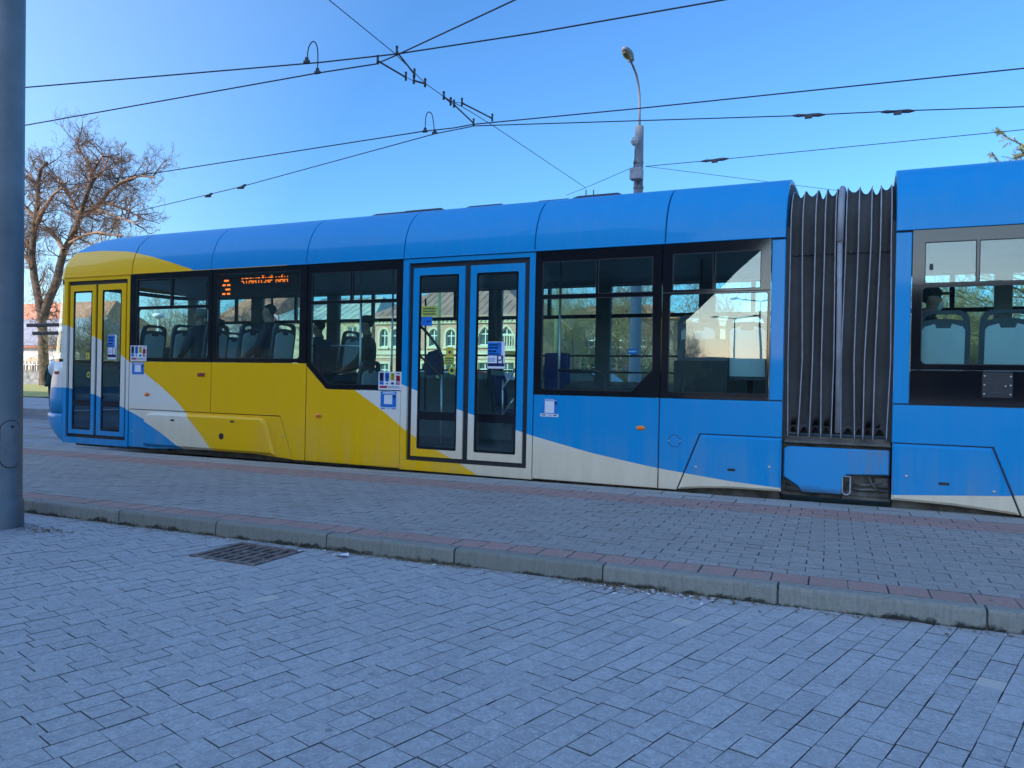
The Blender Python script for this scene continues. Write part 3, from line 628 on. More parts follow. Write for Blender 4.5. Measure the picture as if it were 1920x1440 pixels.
mb = MB(); mb.box(-1.86, -1.31, 8.09, 8.16, FLH, 1.475); part('console', mb, M['rubber']); mb = MB(); mb.plate([(-1.83, 1.475), (-1.31, 1.475), (-1.31, 1.70), (-1.78, 1.70), (-1.82, 1.64)], [], 8.11, 8.15); mb.box(-1.75, -1.66, 8.10, 8.15, 1.70, 1.83); part('console', mb, M['seat_shell'])
mb = MB(); mb.box(-1.75, -1.66, 8.095, 8.1, 1.815, 1.835); part('console', mb, M['rubber'])
mb = MB(); mb.box(-11.42, -11.36, 9.3, 10.36, FLH, 1.7); mb.box(-10.0, -9.96, 8.1, 9.0, FLH, 1.55); mb.box(-11.3, -10.9, 9.0, 10.3, FLH, 1.55, 0, .03); part('cab_partition', mb, M['dark'])
for x in (-.80, .26):                              # gangway end walls
    mb = MB(); mb.plate(rect(8.1, 10.36, .3, 2.66), [rect(8.62, 9.85, FLH, 2.5)], x-.02, x+.02, 0, 'x'); part('end_wall', mb, M['inner'])

# amber dot-matrix display behind the second window; the camera caught only some of its scanned rows
G = {'S': '01110 10000 10000 01110 00001 00001 11110', 'T': '11111 00100 00100 00100 00100 00100 00100', 'A': '01110 10001 10001 11111 10001 10001 10001', 'N': '10001 11001 10101 10101 10011 10001 10001',
     'I': '01110 00100 00100 00100 00100 00100 01110', 'C': '01110 10001 10000 10000 10000 10001 01110', 'E': '11111 10000 10000 11110 10000 10000 11111', 'M': '10001 11011 10101 10101 10001 10001 10001', '3': '01110 00000 11011 00000 00111 00000 11011'}
disp = part('destination_display', MB().box(-8.62, -6.95, 8.30, 8.38, 2.33, 2.655, 0, .008), M['rubber'])
mb = MB()
def dots(s, x, z, p, rows, acc={}):
    for ch_i, c in enumerate(s):
        if c == ' ': x += p*3; continue
        for r_, line in enumerate(G[c].split()):
            if r_ not in rows: continue
            for k, b in enumerate(line):
                if b == '1': mb.box(x+k*p, x+k*p+p*.86, 8.294, 8.3, z-r_*p*1.06-p*.86, z-r_*p*1.06)
        for k, r_ in acc.get(ch_i, ()): mb.box(x+k*p, x+k*p+p*.86, 8.294, 8.3, z+r_*p-p*.4, z+r_*p+p*.4)
        x += p*6
dots('3', -8.455, 2.592, .0295, (0, 2, 4, 6))
dots('STANICNE NAM', -8.11, 2.605, .0125, (0, 3, 4, 5), {5: ((1, 1.6), (2, .9), (3, 1.6)), 7: ((2, .9), (3, 1.7)), 10: ((2, .9), (3, 1.7))})
part('lettering', mb, M['led'], disp)

# bellows between the cars: scalloped rubber, light rib edges, centre post
crest_t = [P(1420+x*500/1920, 300+470*500/1920, 8.0).x for x in (240, 325, 418, 487, 563)], [P(1420+x*500/1920, 300+470*500/1920, 8.0).x for x in (640, 730, 822, 890, 968)]
crest_m = [P(1420+x*500/1920, 640+100*500/1920, 8.0).x for x in (218, 322, 396, 460, 550)], [P(1420+x*500/1920, 640+100*500/1920, 8.0).x for x in (603, 696, 772, 848, 962)]
crest_b = [P(1420+x*500/1920, 640+650*500/1920, 8.0).x for x in (216, 290, 372, 455, 530)], [P(1420+x*500/1920, 640+650*500/1920, 8.0).x for x in (600, 700, 760, 832, 930)]
def lerp(a, b, t): return a+(b-a)*t
BZ = [.735, .79, .85, .95, 1.2, 1.5, 1.9, 2.3, 2.6, 2.78]
def crest_x(h, i, z):
    return lerp(crest_b[h][i], crest_m[h][i], min(1, max(0, (z-.74)/.75))) if z < 1.49 else lerp(crest_m[h][i], crest_t[h][i], min(1, (z-1.49)/1.05))
TOPP = [(8.05, 2.9), (8.09, 3.0), (8.16, 3.1), (8.28, 3.19), (8.45, 3.235), (8.7, 3.26), (9.22, 3.27)]
bel = None
for h in (0, 1):
    mb = MB(); sub = 6; cols = []
    prof = [(8.045, z, z) for z in BZ] + [(y, z, 2.7) for y, z in TOPP]
    ncr = 5
    for i in range(ncr):
        cols.append((i, i, 0.0))
        if i < ncr-1: cols += [(i, i+1, k/sub) for k in range(1, sub)]
    vs = []
    for (i, j, t) in cols:
        sag = math.sin(math.pi*t)*.055
        for (y, z, zr) in prof:
            x = lerp(crest_x(h, i, zr), crest_x(h, j, zr), t); fold = sag+(.018*math.sin(5*z+i*2+h)*math.sin(math.pi*t))
            if z > 2.85: yy, zz = y+fold*max(0, (3.27-z)/.45), z-fold*1.25*min(1, max(0, (z-2.9)/.3))
            else: yy, zz = y+fold, z
            if z < .8: zz = z+.10*math.sin(math.pi*t)
            vs.append((x, yy, zz))
    n = len(prof); mb.add(vs, [(c*n+k, c*n+k+1, (c+1)*n+k+1, (c+1)*n+k) for c in range(len(cols)-1) for k in range(n-1)], 0, True)
    b = part('bellows', mb, M['bellows'])
    for i in range(ncr):
        mb = MB(); mb.tube([(crest_x(h, i, zr), y-.006, z) for y, z, zr in prof], .0055, 6); part('bellows_rib', mb, M['rib'], b)
    for z in (2.52,):
        mb = MB(); xs = [crest_x(h, i, z) for i in range(5)]
        for i in range(4): mb.tube([(lerp(xs[i], xs[i+1], k/6), 8.04+math.sin(math.pi*k/6)*.055, z+.004*math.sin(k*2+i)) for k in range(7)], .005, 5)
        part('bellows_seam', mb, M['rubber'], b)
pc = lambda px, py: P(px, py, 8.0)
mb = MB(); mb.tube([Vector((pc(1570, 815).x, 8.03, .79)), Vector((pc(1574, 560).x, 8.03, 1.9)), Vector((pc(1575, 440).x, 8.03, 2.62))], .024, 8); mb.tube([Vector((pc(1575, 440).x, 8.03, 2.62)), Vector((pc(1577, 390).x, 8.05, 2.92)), Vector((pc(1577, 390).x, 8.12, 3.08)), Vector((pc(1577, 390).x, 8.3, 3.2)), Vector((pc(1577, 390).x, 9.2, 3.28))], .031, 8); part('bellows_post', mb, M['post'])
for x in (-.735, .197):
    mb = MB(); mb.box(x-.02, x+.02, 8.06, 8.2, .74, 2.8); mb.add([(x+dx, y+.14, z-.12) for dx in (-.02, .02) for y, z in RPF], [(i, i+1, len(RPF)+i+1, len(RPF)+i) for i in range(len(RPF)-1)]); part('bellows_flange', mb, M['rubber'])
mb = MB(); mb.box(-.70, .17, 8.28, 8.30, .76, 2.9); tl = [(8.11, 2.3)] + [(y+.06, z-.05) for y, z in TOPP]; mb.add([(x, y, z) for x in (-.36, -.16) for y, z in tl], [(i, i+1, len(tl)+i+1, len(tl)+i) for i in range(len(tl)-1)]); part('bellows_lining', mb, M['rubber'])
mb = MB(); mb.box(-.735, .21, 8.03, 8.25, .672, .70, 0, .006); mb.box(-.735, .21, 8.1, 8.4, .70, .74); part('coupling_plate', mb, M['grime'])
cov = [(-.735, .34), (-.60, .25), (-.56, .19), (-.207, .195), (-.205, .32), (-.195, .36), (-.165, .392), (.2, .41), (.2, .63), (.19, .642), (-.70, .637), (-.735, .61)]
t = NT('stained_blue_paint'); sp = t.new('ShaderNodeSeparateXYZ'); t.link(t.obj(), sp.inputs[0])
run = t.math('MULTIPLY', t.ramp(t.noise(1, 5, .7, t.scaled(26, 26, 1.6)), .42, .66), t.ramp(sp.outputs[0], 5.15, 5.6))
k = t.mix(t.math('MULTIPLY', run, .75), BLU, (.2, .16, .09)); k = t.mix(t.math('MULTIPLY', t.ramp(t.math('ADD', sp.outputs[2], t.math('MULTIPLY', t.noise(4), .12)), .40, .33), .85), k, (.035, .035, .032)); t.base(k); t.b.inputs['Roughness'].default_value = .45
M['stained'] = t.mat
part('coupling_cover', MB().panel(cov, 8.02, 8.07, .01), M['stained'])
mb = MB(); mb.box(-11.3, -.78, 8.12, 10.3, .08, .34); mb.box(.23, 4, 8.12, 10.3, .08, .34); mb.box(-.76, .21, 8.12, 10.3, .15, .66); part('underframe', mb, M['grime'])
mb = MB()
for pts, r in (([(-.72, 8.1, .22), (.2, 8.1, .2)], .03), ([(-.16, 8.06, .31), (0, 8.05, .30), (.15, 8.08, .33)], .012), ([(-.1, 8.07, .25), (.05, 8.05, .26), (.2, 8.09, .25)], .015), ([(.03, 8.06, .38), (.05, 8.05, .33), (.09, 8.05, .27), (.13, 8.06, .25)], .012), ([(-.72, 8.09, .3), (-.56, 8.09, .2)], .02)): mb.tube(pts, r, 8)
mb.box(.07, .2, 8.07, 8.12, .28, .38, 0, .02); mb.box(-.2, .2, 8.08, 8.11, .155, .235); part('coupling_gear', mb, M['grime'])
mb = MB(); ring_ = [(-.165+.035*math.cos(a), 8.03, .235+.035*math.sin(a)) for a in [math.pi+k*math.pi/8 for k in range(9)]]; mb.tube([(-.2, 8.03, .375)] + ring_ + [(-.13, 8.03, .375), (-.2, 8.03, .375)], .008, 6); part('lifting_loop', mb, M['rib'])
for x in (-9.1, -7.4, -1.4, .9):                   # wheels behind the skirts
    mb = MB(); mb.tube([(x, 8.5, .27), (x, 8.62, .27)], .33, 28); w = part('wheel', mb, M['dark']); mb = MB(); mb.tube([(x, 8.47, .27), (x, 8.5, .27)], .12, 18); part('hub', mb, M['grime'], w)

# ---------------------------------------------------------------- people
def skin_mesh(nodes, edges, sub=2):
    me = bpy.data.meshes.new('skeleton'); me.from_pydata([n[0] for n in nodes], edges, []); o = bpy.data.objects.new('skeleton', me); col.objects.link(o)
    md = o.modifiers.new('Skin', 'SKIN'); md.use_smooth_shade = True
    for i, n in enumerate(nodes): me.skin_vertices[0].data[i].radius = (n[1], n[1]); me.skin_vertices[0].data[i].use_root = (i == 0)
    o.modifiers.new('Subsurf', 'SUBSURF').levels = sub
    dg = bpy.context.evaluated_depsgraph_get(); new = bpy.data.meshes.new_from_object(o.evaluated_get(dg)); bpy.data.objects.remove(o); return new
HM = {}
def cloth(c): 
    if c not in HM: HM[c] = mat('cloth_%d' % len(HM), c, .85, var=.2, scale=30, bump=.2)
    return HM[c]
M['skin'] = mat('skin', (.30, .18, .13), .55, var=.08, scale=12)
def person(loc, rot, s, label, top, legs, hair, hat=None, mask=False, walk=False, coat=None):
    N, E_ = [], []
    def nd(p, r, par=None):
        N.append((p, r)); 
        if par is not None: E_.append((par, len(N)-1))
        return len(N)-1
    dz = .42 if walk else 0
    pel = nd((0, 0, .55+dz), .14); wa = nd((.02, 0, .74+dz), .135, pel); ch = nd((.03, 0, .99+dz), .172, wa); nb = nd((.02, 0, 1.16+dz), .095, ch); ne = nd((.0, 0, 1.215+dz), .066, nb)
    ja = nd((-.03, 0, 1.27+dz), .07, ne); sk = nd((-.005, 0, 1.355+dz), .096, ja); cr = nd((.005, 0, 1.43+dz), .062, sk); nd((-.118, 0, 1.335+dz), .014, sk)
    for sd in (-1, 1):
        nd((.0, sd*.1, 1.345+dz), .02, sk)
        sh = nd((.03, sd*.185, 1.085+dz), .088, ch)
        if walk: el = nd((.05*sd, sd*.25, .80+dz), .05, sh); wr = nd((-.12+.1*sd, sd*.25, .58+dz), .034, el); dirv = Vector((-.25, 0, -.97))
        else: el = nd((-.04, sd*.255, .82), .068, sh); wr = nd((-.26, sd*.15, .68), .045, el); dirv = Vector((-.95, -.15*sd, -.25))
        hd = nd(tuple(Vector(N[wr][0])+dirv*.07), .036, wr); sidev = Vector((0, 1, 0)) if not walk else Vector((1, 0, 0))
        for k, ln in enumerate((.06, .072, .066, .05)):
            q = Vector(N[hd][0])+dirv*.03+sidev*(.018*(k-1.5)); a = nd(tuple(q), .010, hd); nd(tuple(q+dirv*ln+Vector((0, 0, -.012))), .008, a)
        q = Vector(N[wr][0])+dirv*.05+sidev*.035; a = nd(tuple(q), .011, hd); nd(tuple(q+dirv*.035+sidev*.015), .009, a)
        if walk:
            hp = nd((0, sd*.09, .50+dz), .10, pel); kn = nd((-.1*sd-.03, sd*.09, .5), .07, hp); an = nd((-.16*sd+.06, sd*.09, .09), .045, kn); nd((-.16*sd-.1, sd*.09, .045), .042, an)
        else:
            hp = nd((-.04, sd*.10, .53), .10, pel); kn = nd((-.44, sd*.12, .53), .075, hp); an = nd((-.42, sd*.12, .10), .048, kn); nd((-.57, sd*.12, .05), .045, an)
    me = skin_mesh([((p[0]*s, p[1]*s, p[2]*s), r*s) for p, r in N], E_)
    me.name = 'person'; o = bpy.data.objects.new('person', me); col.objects.link(o); o.location = loc; o.rotation_euler = (0, 0, R(rot)); tag(o, label, 'person')
    for m in (M['skin'], cloth(top), cloth(legs), M['dark']): me.materials.append(m)
    for f in me.polygons:
        c = f.center/s; z = c.z-dz
        hand = (c.x < -.29 and z > .56 and not walk and abs(c.y) < .22 and z > .6) or (walk and abs(c.y) > .2 and z < .6)
        leg = (c.z < .93 if walk else (z < .5 or (c.x < -.16 and z < .62))) and not hand
        f.material_index = 0 if z > 1.19 or hand else (3 if leg and c.z < .10 else 2 if leg else 1)
    def sub(name, mb, m):
        q = mb.build(name, m, None, (0, 0, 0)); q.parent = o; return q
    mb = MB(); mb.ball((.014*s, 0, (1.384+dz)*s), .098*s, .088*s, .084*s, 14, 9); mb.v = [v if v[2] > (1.36+dz)*s-(v[0])*.6 else (v[0]*.8+.01, v[1]*.85, max(v[2], (1.25+dz)*s)) for v in mb.v]
    sub('hair', mb, cloth(hair))
    if hat:
        mb = MB(); mb.ball((.0, 0, (1.415+dz)*s), .118*s, .112*s, .075*s, 16, 8); mb.box(-.19*s, -.08*s, -.075*s, .075*s, (1.40+dz)*s, (1.415+dz)*s, 0, .004); sub('cap', mb, cloth(hat))
    if mask:
        mb = MB(); mb.ball((-.065*s, 0, (1.275+dz)*s), .055*s, .06*s, .058*s, 12, 8); mb.tube([(-.06*s, .06*s, (1.28+dz)*s), (0, .098*s, (1.34+dz)*s)], .004, 5); mb.tube([(-.06*s, -.06*s, (1.28+dz)*s), (0, -.098*s, (1.34+dz)*s)], .004, 5); sub('face_mask', mb, cloth((.45, .62, .66)))
    mb = MB()
    for sd in (-1, 1): mb.ball((-.088*s, sd*.035*s, (1.362+dz)*s), .012*s, .014*s, .009*s, 8, 6)
    sub('eyes', mb, M['dark'])
    if coat:
        mb = MB(); mb.lathe([(r_*s, z_*s) for r_, z_ in ((.155, 1.62), (.20, 1.5), (.21, 1.35), (.25, 1.05), (.29, .86), (.27, .85))], 0, 0, 20); sub('coat', mb, cloth(coat))
    return o
person((-8.95, 8.37, FLH), 0, .9, 'grey-haired passenger in a dark jacket seen through the first long side window', (.03, .035, .05), (.03, .03, .04), (.20, .20, .20))
person((-10.22, 9.98, FLH), 0, .9, 'dark-haired passenger on the far row behind the first side windows', (.05, .03, .03), (.03, .03, .05), (.02, .015, .012))
person((-7.69, 8.42, FLH), 20, .93, 'passenger with dark bushy hair sitting under the amber display window', (.02, .022, .03), (.03, .03, .03), (.012, .01, .01))
person((-7.40, 9.15, .72), 0, .92, 'small dark-clad passenger beyond the rail in the notched window before the middle doors', (.03, .03, .045), (.02, .02, .03), (.02, .018, .018))
person((-6.43, 9.0, .70), 25, .95, 'passenger in a knitted cap and padded dark jacket beside the middle doors', (.06, .05, .035), (.02, .02, .03), (.03, .03, .03), hat=(.05, .045, .04))
person((.56, 8.80, FLH), 180, .93, 'man in a dark cap and pale face mask riding behind the bellows', (.02, .022, .03), (.02, .02, .03), (.03, .025, .02), hat=(.022, .024, .028), mask=True)
person(tuple(ZP(99, 767, .1)), 150, .80, 'person in a dark green coat walking beyond the tram nose', (.02, .05, .035), (.012, .012, .016), (.05, .04, .03), walk=True, coat=(.012, .04, .028))

# ---------------------------------------------------------------- near pavement: pole, grate, litter
PX, PYY = -6.165, 3.78
pole = thing('traction_pole', (PX, PYY, 0), 'thick galvanised steel pole standing before the kerb, cut by the photo edge', 'pole')
pr_ = lambda z: .170-.0095*z
mb = MB(); mb.lathe([(.182, -.02), (.180, .20), (.172, .215)] + [(pr_(z), z) for z in (.23, 1, 2, 3, 4, 5, 7, 9)], PX, PYY, 48); mb.build('shaft', M['galv'], pole)
fa = math.atan2(-PYY, -PX)+R(30)
def onpole(x, z, d): r = pr_(z)+d; return (PX+r*math.cos(fa+x/.166), PYY+r*math.sin(fa+x/.166), z)
outl = rrect(-.075, .075, .475, .835, .0745, 8); n = len(outl)
mb = MB(); mb.add([onpole(x, z, -.004) for x, z in outl] + [onpole(x, z, .0055) for x, z in outl] + [onpole(x*.94, .655+(z-.655)*.975, .0075) for x, z in outl], [(i, (i+1) % n, n+(i+1) % n, n+i) for i in range(n)] + [(n+i, n+(i+1) % n, 2*n+(i+1) % n, 2*n+i) for i in range(n)])
grid = [[onpole(-.0705+.141*a/8, .4805+.349*b/16, .0075) for a in range(9)] for b in range(17)]
m0 = len(mb.v); mb.add([p for row in grid for p in row], [(b*9+a, b*9+a+1, (b+1)*9+a+1, (b+1)*9+a) for b in range(3, 13) for a in range(8)])
for sg, zc in ((1, .761), (-1, .549)):
    cap_ = [onpole(.0705*math.cos(R(a)), zc+sg*.0705*math.sin(R(a)), .0075) for a in range(0, 181, 15)]; mid_ = [onpole(.0705*math.cos(R(a)), zc, .0075) for a in range(0, 181, 15)]; k = len(cap_)
    mb.add(cap_+mid_, [(i, i+1, k+i+1, k+i) for i in range(k-1)])
mb.build('access_door', mat('door_galvanised', (.16, .175, .20), .45, metal=.25, var=.18, scale=7), pole)
outl2 = rrect(-.082, .082, .468, .842, .081, 8); mb = MB(); mb.add([onpole(x, z, .0015) for x, z in outl2] + [onpole(x*.9, .655+(z-.655)*.96, .002) for x, z in outl2], [(i, (i+1) % n, n+(i+1) % n, n+i) for i in range(n)]); mb.build('door_gap', M['rubber'], pole)
mb = MB(); mb.tube([onpole(.005, .79, .0), onpole(.005, .79, .011)], .011, 14); mb.build('lock', M['rubber'], pole)

M['rust'] = mat('rusty_iron', (.19, .145, .125), .7, var=.5, scale=14, bump=.4)
gr = thing('drain_grate', (-3.84, 4.05, 0), 'rusty iron drain grate set in the paving below the kerb', 'drain grate')
gc = [Vector((-4.13, 3.80, 0)), Vector((-3.56, 3.80, 0)), Vector((-3.56, 4.285, 0)), Vector((-4.13, 4.285, 0))]
mb = MB(); mb.plate([(-4.36, 3.57), (-3.33, 3.57), (-3.33, 4.385), (-4.36, 4.38)], [[(-4.133, 3.797), (-3.557, 3.797), (-3.557, 4.288), (-4.133, 4.288)]], -.0025, -.05, axis='z'); mb.build('collar', M['sett'], gr)
mb = MB(); mb.plate([(v.x, v.y) for v in gc], [rect(-4.095, -3.595, 3.835, 4.25)], .005, -.06, axis='z'); mb.build('frame', M['rust'], gr)
mb = MB()
for k in range(7):
    x = -4.07+k*.0735
    mb.add([(x+dx+sk_, y, z) for (y, sk_) in ((3.835, 0), (4.25, .0)) for dx, z in ((0, -.05), (.005, .0), (.030, .0), (.035, -.05))], [(0, 1, 5, 4), (1, 2, 6, 5), (2, 3, 7, 6), (3, 0, 4, 7)])
for y in (3.98, 4.11): mb.box(-4.095, -3.595, y, y+.02, -.03, -.004)
mb.build('bars', M['rust'], gr)
mb = MB(); mb.add([(-4.1, 3.83, -.07), (-3.59, 3.83, -.07), (-3.59, 4.26, -.07), (-4.1, 4.26, -.07)], [(0, 1, 2, 3)]); mb.build('pit', M['rubber'], gr)

rl = random.Random(11)
mb = MB(); c = ZP(642, 1041, .01); mb.add([(c.x+dx, c.y+dy, .008+dz) for dx, dy, dz in ((-.05, -.02, 0), (.0, -.035, .012), (.055, .0, .004), (.03, .03, .018), (-.02, .022, .006))], [(0, 1, 4), (1, 2, 3), (1, 3, 4)])
tag(mb.build('paper_scrap', M['white']), 'crumpled white paper scrap lying at the kerb beyond the drain grate', 'litter')
M['dry'] = mat('dry_grass', (.20, .165, .10), .95, var=.5, scale=40); M['leafl'] = mat('dead_leaf', (.22, .12, .05), .9, var=.5, scale=60)
mb = MB()                                           # dry tufts and dirt along the foot of the kerb
for _ in range(2300):
    x = rl.choice((rl.gauss(-3.1, .35), rl.gauss(-5.0, .7), rl.gauss(-1.2, .3), rl.uniform(-9, 1.5), rl.gauss(-2.6, .2))); y = kerb_y(x)-abs(rl.gauss(.0, .025))-.004; a = rl.uniform(0, 6.28); L = rl.uniform(.012, .045); h = rl.uniform(.0, .03)
    mb.add([(x, y, -.004), (x+.0025, y+.001, -.004), (x+L*math.cos(a), y+L*math.sin(a)*.4-.01, h+.003)], [(0, 1, 2)])
tag(mb.build('dry_grass', M['dry'], fix=False), kind='stuff')
mb = MB()
for _ in range(520):
    x = rl.choice((rl.gauss(-5.75, .17), rl.uniform(-6, 1.2), rl.gauss(-1.1, .3))); y = (rl.gauss(3.86, .05) if x < -5.4 else kerb_y(x)-.02-abs(rl.gauss(0, .06))); w = rl.uniform(.003, .011); a = rl.uniform(0, 6.28)
    mb.add([(x+w*1.6*math.cos(a+k)*(.5 if k > 3 else 1), y+w*math.sin(a+k), .004+rl.uniform(0, .006)) for k in (0, 1.5, 3.1, 4.6)], [(0, 1, 2, 3)], 1 if rl.random() < .13 else 0)
for _ in range(26):
    x = rl.choice((rl.gauss(-1.1, .25), rl.uniform(-4, 1))); y = kerb_y(x)-.03-abs(rl.gauss(0, .08)); a = rl.uniform(0, 3.14); mb.tube([(x, y, .007), (x+.026*math.cos(a), y+.026*math.sin(a), .007)], .0035, 6, 1)
for _ in range(60):
    u = rl.uniform(-9, 2); v = rl.choice((rl.uniform(.2, 3.3), rl.gauss(3.25, .1))); x, y, z = plat(u, v, .114); w = rl.uniform(.003, .008); mb.add([(x-w, y-w, z), (x+w, y-w*.4, z+.002), (x+w*.5, y+w, z)], [(0, 1, 2)], 1)
tag(mb.build('litter_crumbs', [M['leafl'], M['white']], fix=False), kind='stuff')

# ---------------------------------------------------------------- overhead line
WZ = 5.85
def zp(p): return ZP(p[0], p[1], WZ)
def line(name, pts, r, label, cat, group=None, sag=.0, parent=None, m='wire', n=6):
    w = []
    for i in range(len(pts)-1):
        for k in range(8): w.append(pts[i].lerp(pts[i+1], k/8))
    w.append(pts[-1]); mb = MB(); mb.tube(w, r, n); o = mb.build(name, M[m], parent)
    return o if parent else tag(o, label, cat, group)
def ext(pts, t=1.0, head=True, tail=True):
    pts = list(pts)
    if head: pts.insert(0, pts[0]+(pts[0]-pts[1]).normalized()*t)
    if tail: pts.append(pts[-1]+(pts[-1]-pts[-2]).normalized()*t)
    return pts
GW = 'contact wires over the two tracks'
line('contact_wire', ext([zp(p) for p in ((47, 164), (600, 117), (745, 101), (1000, 62), (1355, 0))], 12), .0105, 'overhead contact wire running to the top edge right of the crossing', 'wire', GW)
line('contact_wire', ext([zp(p) for p in ((47, 235), (595, 137), (705, 120), (742, 104), (965, 0))], 10), .0105, 'overhead contact wire bent sharply upward at the upper crossing', 'wire', GW)
line('contact_wire', ext([zp(p) for p in ((47, 358), (300, 323), (795, 246), (850, 240), (888, 233), (1200, 203), (1920, 128))], 12), .0105, 'overhead contact wire passing before the street lamp arm near its middle', 'wire', GW)
line('contact_wire', ext([zp(p) for p in ((262, 395), (390, 365), (452, 350), (815, 251), (890, 236), (1490, 217), (1684, 208), (1920, 200))], 12, True, True), .0095, 'overhead wire crossing the lamp arm at its foot, with two clamps at right', 'wire', GW)
line('span_wire', ext([zp(p) for p in ((600, -14), (740, 100), (797, 156), (833, 182), (880, 208), (925, 236), (1098, 352))], 12, True, False), .006, 'thin span wire descending from the top edge through both crossings', 'wire')
line('span_wire', [zp((1062, 366)), zp((1098, 352)), ZP(1186, 314, 5.9)], .006, 'thin span wire rising to the street lamp mast from the left', 'wire')
line('span_wire', ext([ZP(1210, 312, 5.95), zp((1340, 300)), zp((1920, 243))], 12, False), .007, 'thin span wire leaving the street lamp mast to the right edge', 'wire')
line('span_wire', ext([ZP(1210, 312, 5.95), ZP(1235, 315, 5.9), zp((1418, 338))], 10, False), .005, 'thin span wire sloping down behind the tram roof from the street lamp', 'wire')
def clamp(p, w=.05, parent=None, d=None):
    mb = MB(); mb.box(p.x-w, p.x+w, p.y-.02, p.y+.02, p.z-.012, p.z+.03, 0, .006); mb.box(p.x-w*.5, p.x+w*.5, p.y-.015, p.y+.015, p.z+.03, p.z+.075, 0, .005)
    return mb.build('clamp', M['wire'], parent)
for pts, lab in ((((575, 117), (578, 92), (583, 81), (588, 78), (593, 83), (596, 100), (595, 137)), 'tall looped jumper cable bridging the two wires at upper left'), (((797, 247), (798, 224), (800, 214), (804, 210), (809, 213), (812, 224), (815, 250)), 'small looped jumper cable bridging the wires left of the lower crossing')):
    a, b = zp(pts[0]), zp(pts[-1]); t_ = thing('jumper_cable', a, lab, 'cable', 'jumper cables')
    mid = a.lerp(b, .5); w = [a]
    for i, p in enumerate(pts[1:-1]): q = a.lerp(b, (i+1)/(len(pts)-1)); w.append(P(p[0], p[1], q.y))
    w.append(b); sm = [w[0]]
    for i in range(len(w)-1):
        p0, p1, p2, p3 = w[max(i-1, 0)], w[i], w[i+1], w[min(i+2, len(w)-1)]
        for k in range(1, 7):
            u = k/6; sm.append(.5*((2*p1)+(p2-p0)*u+(2*p0-5*p1+4*p2-p3)*u*u+(3*p1-p0-3*p2+p3)*u**3))
    mb = MB(); mb.tube(sm, .009, 6); mb.build('loop', M['wire'], t_); clamp(a, .05, t_); clamp(b, .05, t_)
def hanger(name, a, b, lab, r=.0135, grp='insulated hangers of the wire crossings', hook=True):
    a, b = ZP(a[0], a[1], WZ+.03), ZP(b[0], b[1], WZ+.03); t_ = thing(name, a, lab, 'insulator', grp); mb = MB(); mb.tube([a, a.lerp(b, .1), a.lerp(b, .9), b], [r*1.5, r, r, r*1.5], 8); mb.build('rod', M['insul'], t_)
    for p in (a, b):
        mb = MB(); mb.tube([p+Vector((0, 0, -.05)), p+Vector((0, 0, .06))], r*1.25, 8); mb.ball(p+Vector((0, 0, .07)), r*1.6, r*1.6, r*1.4, 8, 6); mb.build('clevis', M['wire'], t_)
hanger('insulated_hanger', (708, 114), (761, 145), 'left insulated rod hanging at the upper wire crossing'); hanger('insulated_hanger', (744, 97), (777, 139), 'right insulated rod hanging at the upper wire crossing')
hanger('turnbuckle', (776, 151), (797, 157), 'short turnbuckle on the span wire below the upper crossing', .015); hanger('turnbuckle', (832, 181), (845, 192), 'short turnbuckle on the span wire above the lower crossing', .015)
hanger('insulated_hanger', (851, 196), (888, 231), 'left insulated rod reaching down to the lower wire crossing'); hanger('insulated_hanger', (866, 193), (923, 222), 'right insulated rod reaching across to the lower wire crossing')
line('strain_wire', [zp((761, 145)), zp((776, 152)), zp((777, 139))], .005, 'short strain wire joining the rods of the upper crossing', 'wire'); line('strain_wire', [zp((851, 196)), zp((845, 191)), zp((866, 193))], .005, 'short strain wire joining the rods of the lower crossing', 'wire')
for p, lab in (((391, 366), 'small section insulator on the wire above the yellow roof corner'), ((453, 350), 'small section insulator next along, nearer the crossing'), ((1516, 216), 'wire clamp with a pale sleeve right of the street lamp'), ((1683, 209), 'wire clamp with a dark sleeve near the right edge'), ((1340, 300), 'slim insulator on the thin span wire right of the mast')):
    q = zp(p); t_ = thing('wire_insulator', q, lab, 'insulator', 'small insulators on the wires'); d = Vector((1, .28 if p[0] > 1400 else -.45 if p[0] < 500 else 0, 0)).normalized(); w = .19 if p[0] > 1400 else .2
    mb = MB(); mb.tube([q-d*w*1.4, q-d*w*.9, q-d*w*.3, q+d*w*.3, q+d*w*.9, q+d*w*1.4], [.012, .03, .022, .03, .034, .012], 8); mb.build('sleeve', M['insul'], t_); mb = MB(); mb.box(q.x-.06, q.x+.06, q.y-.03, q.y+.03, q.z-.05, q.z+.0); mb.build('clip', M['wire'], t_)
for px in (1099, 1113):
    q = zp((px, 356)); line('drop_bracket', [q, q+Vector((0, 0, -.22))], .014, 'short bracket hanging under the span wire over the roof' if px == 1099 else 'second short bracket under the span wire beside the mast', 'bracket')

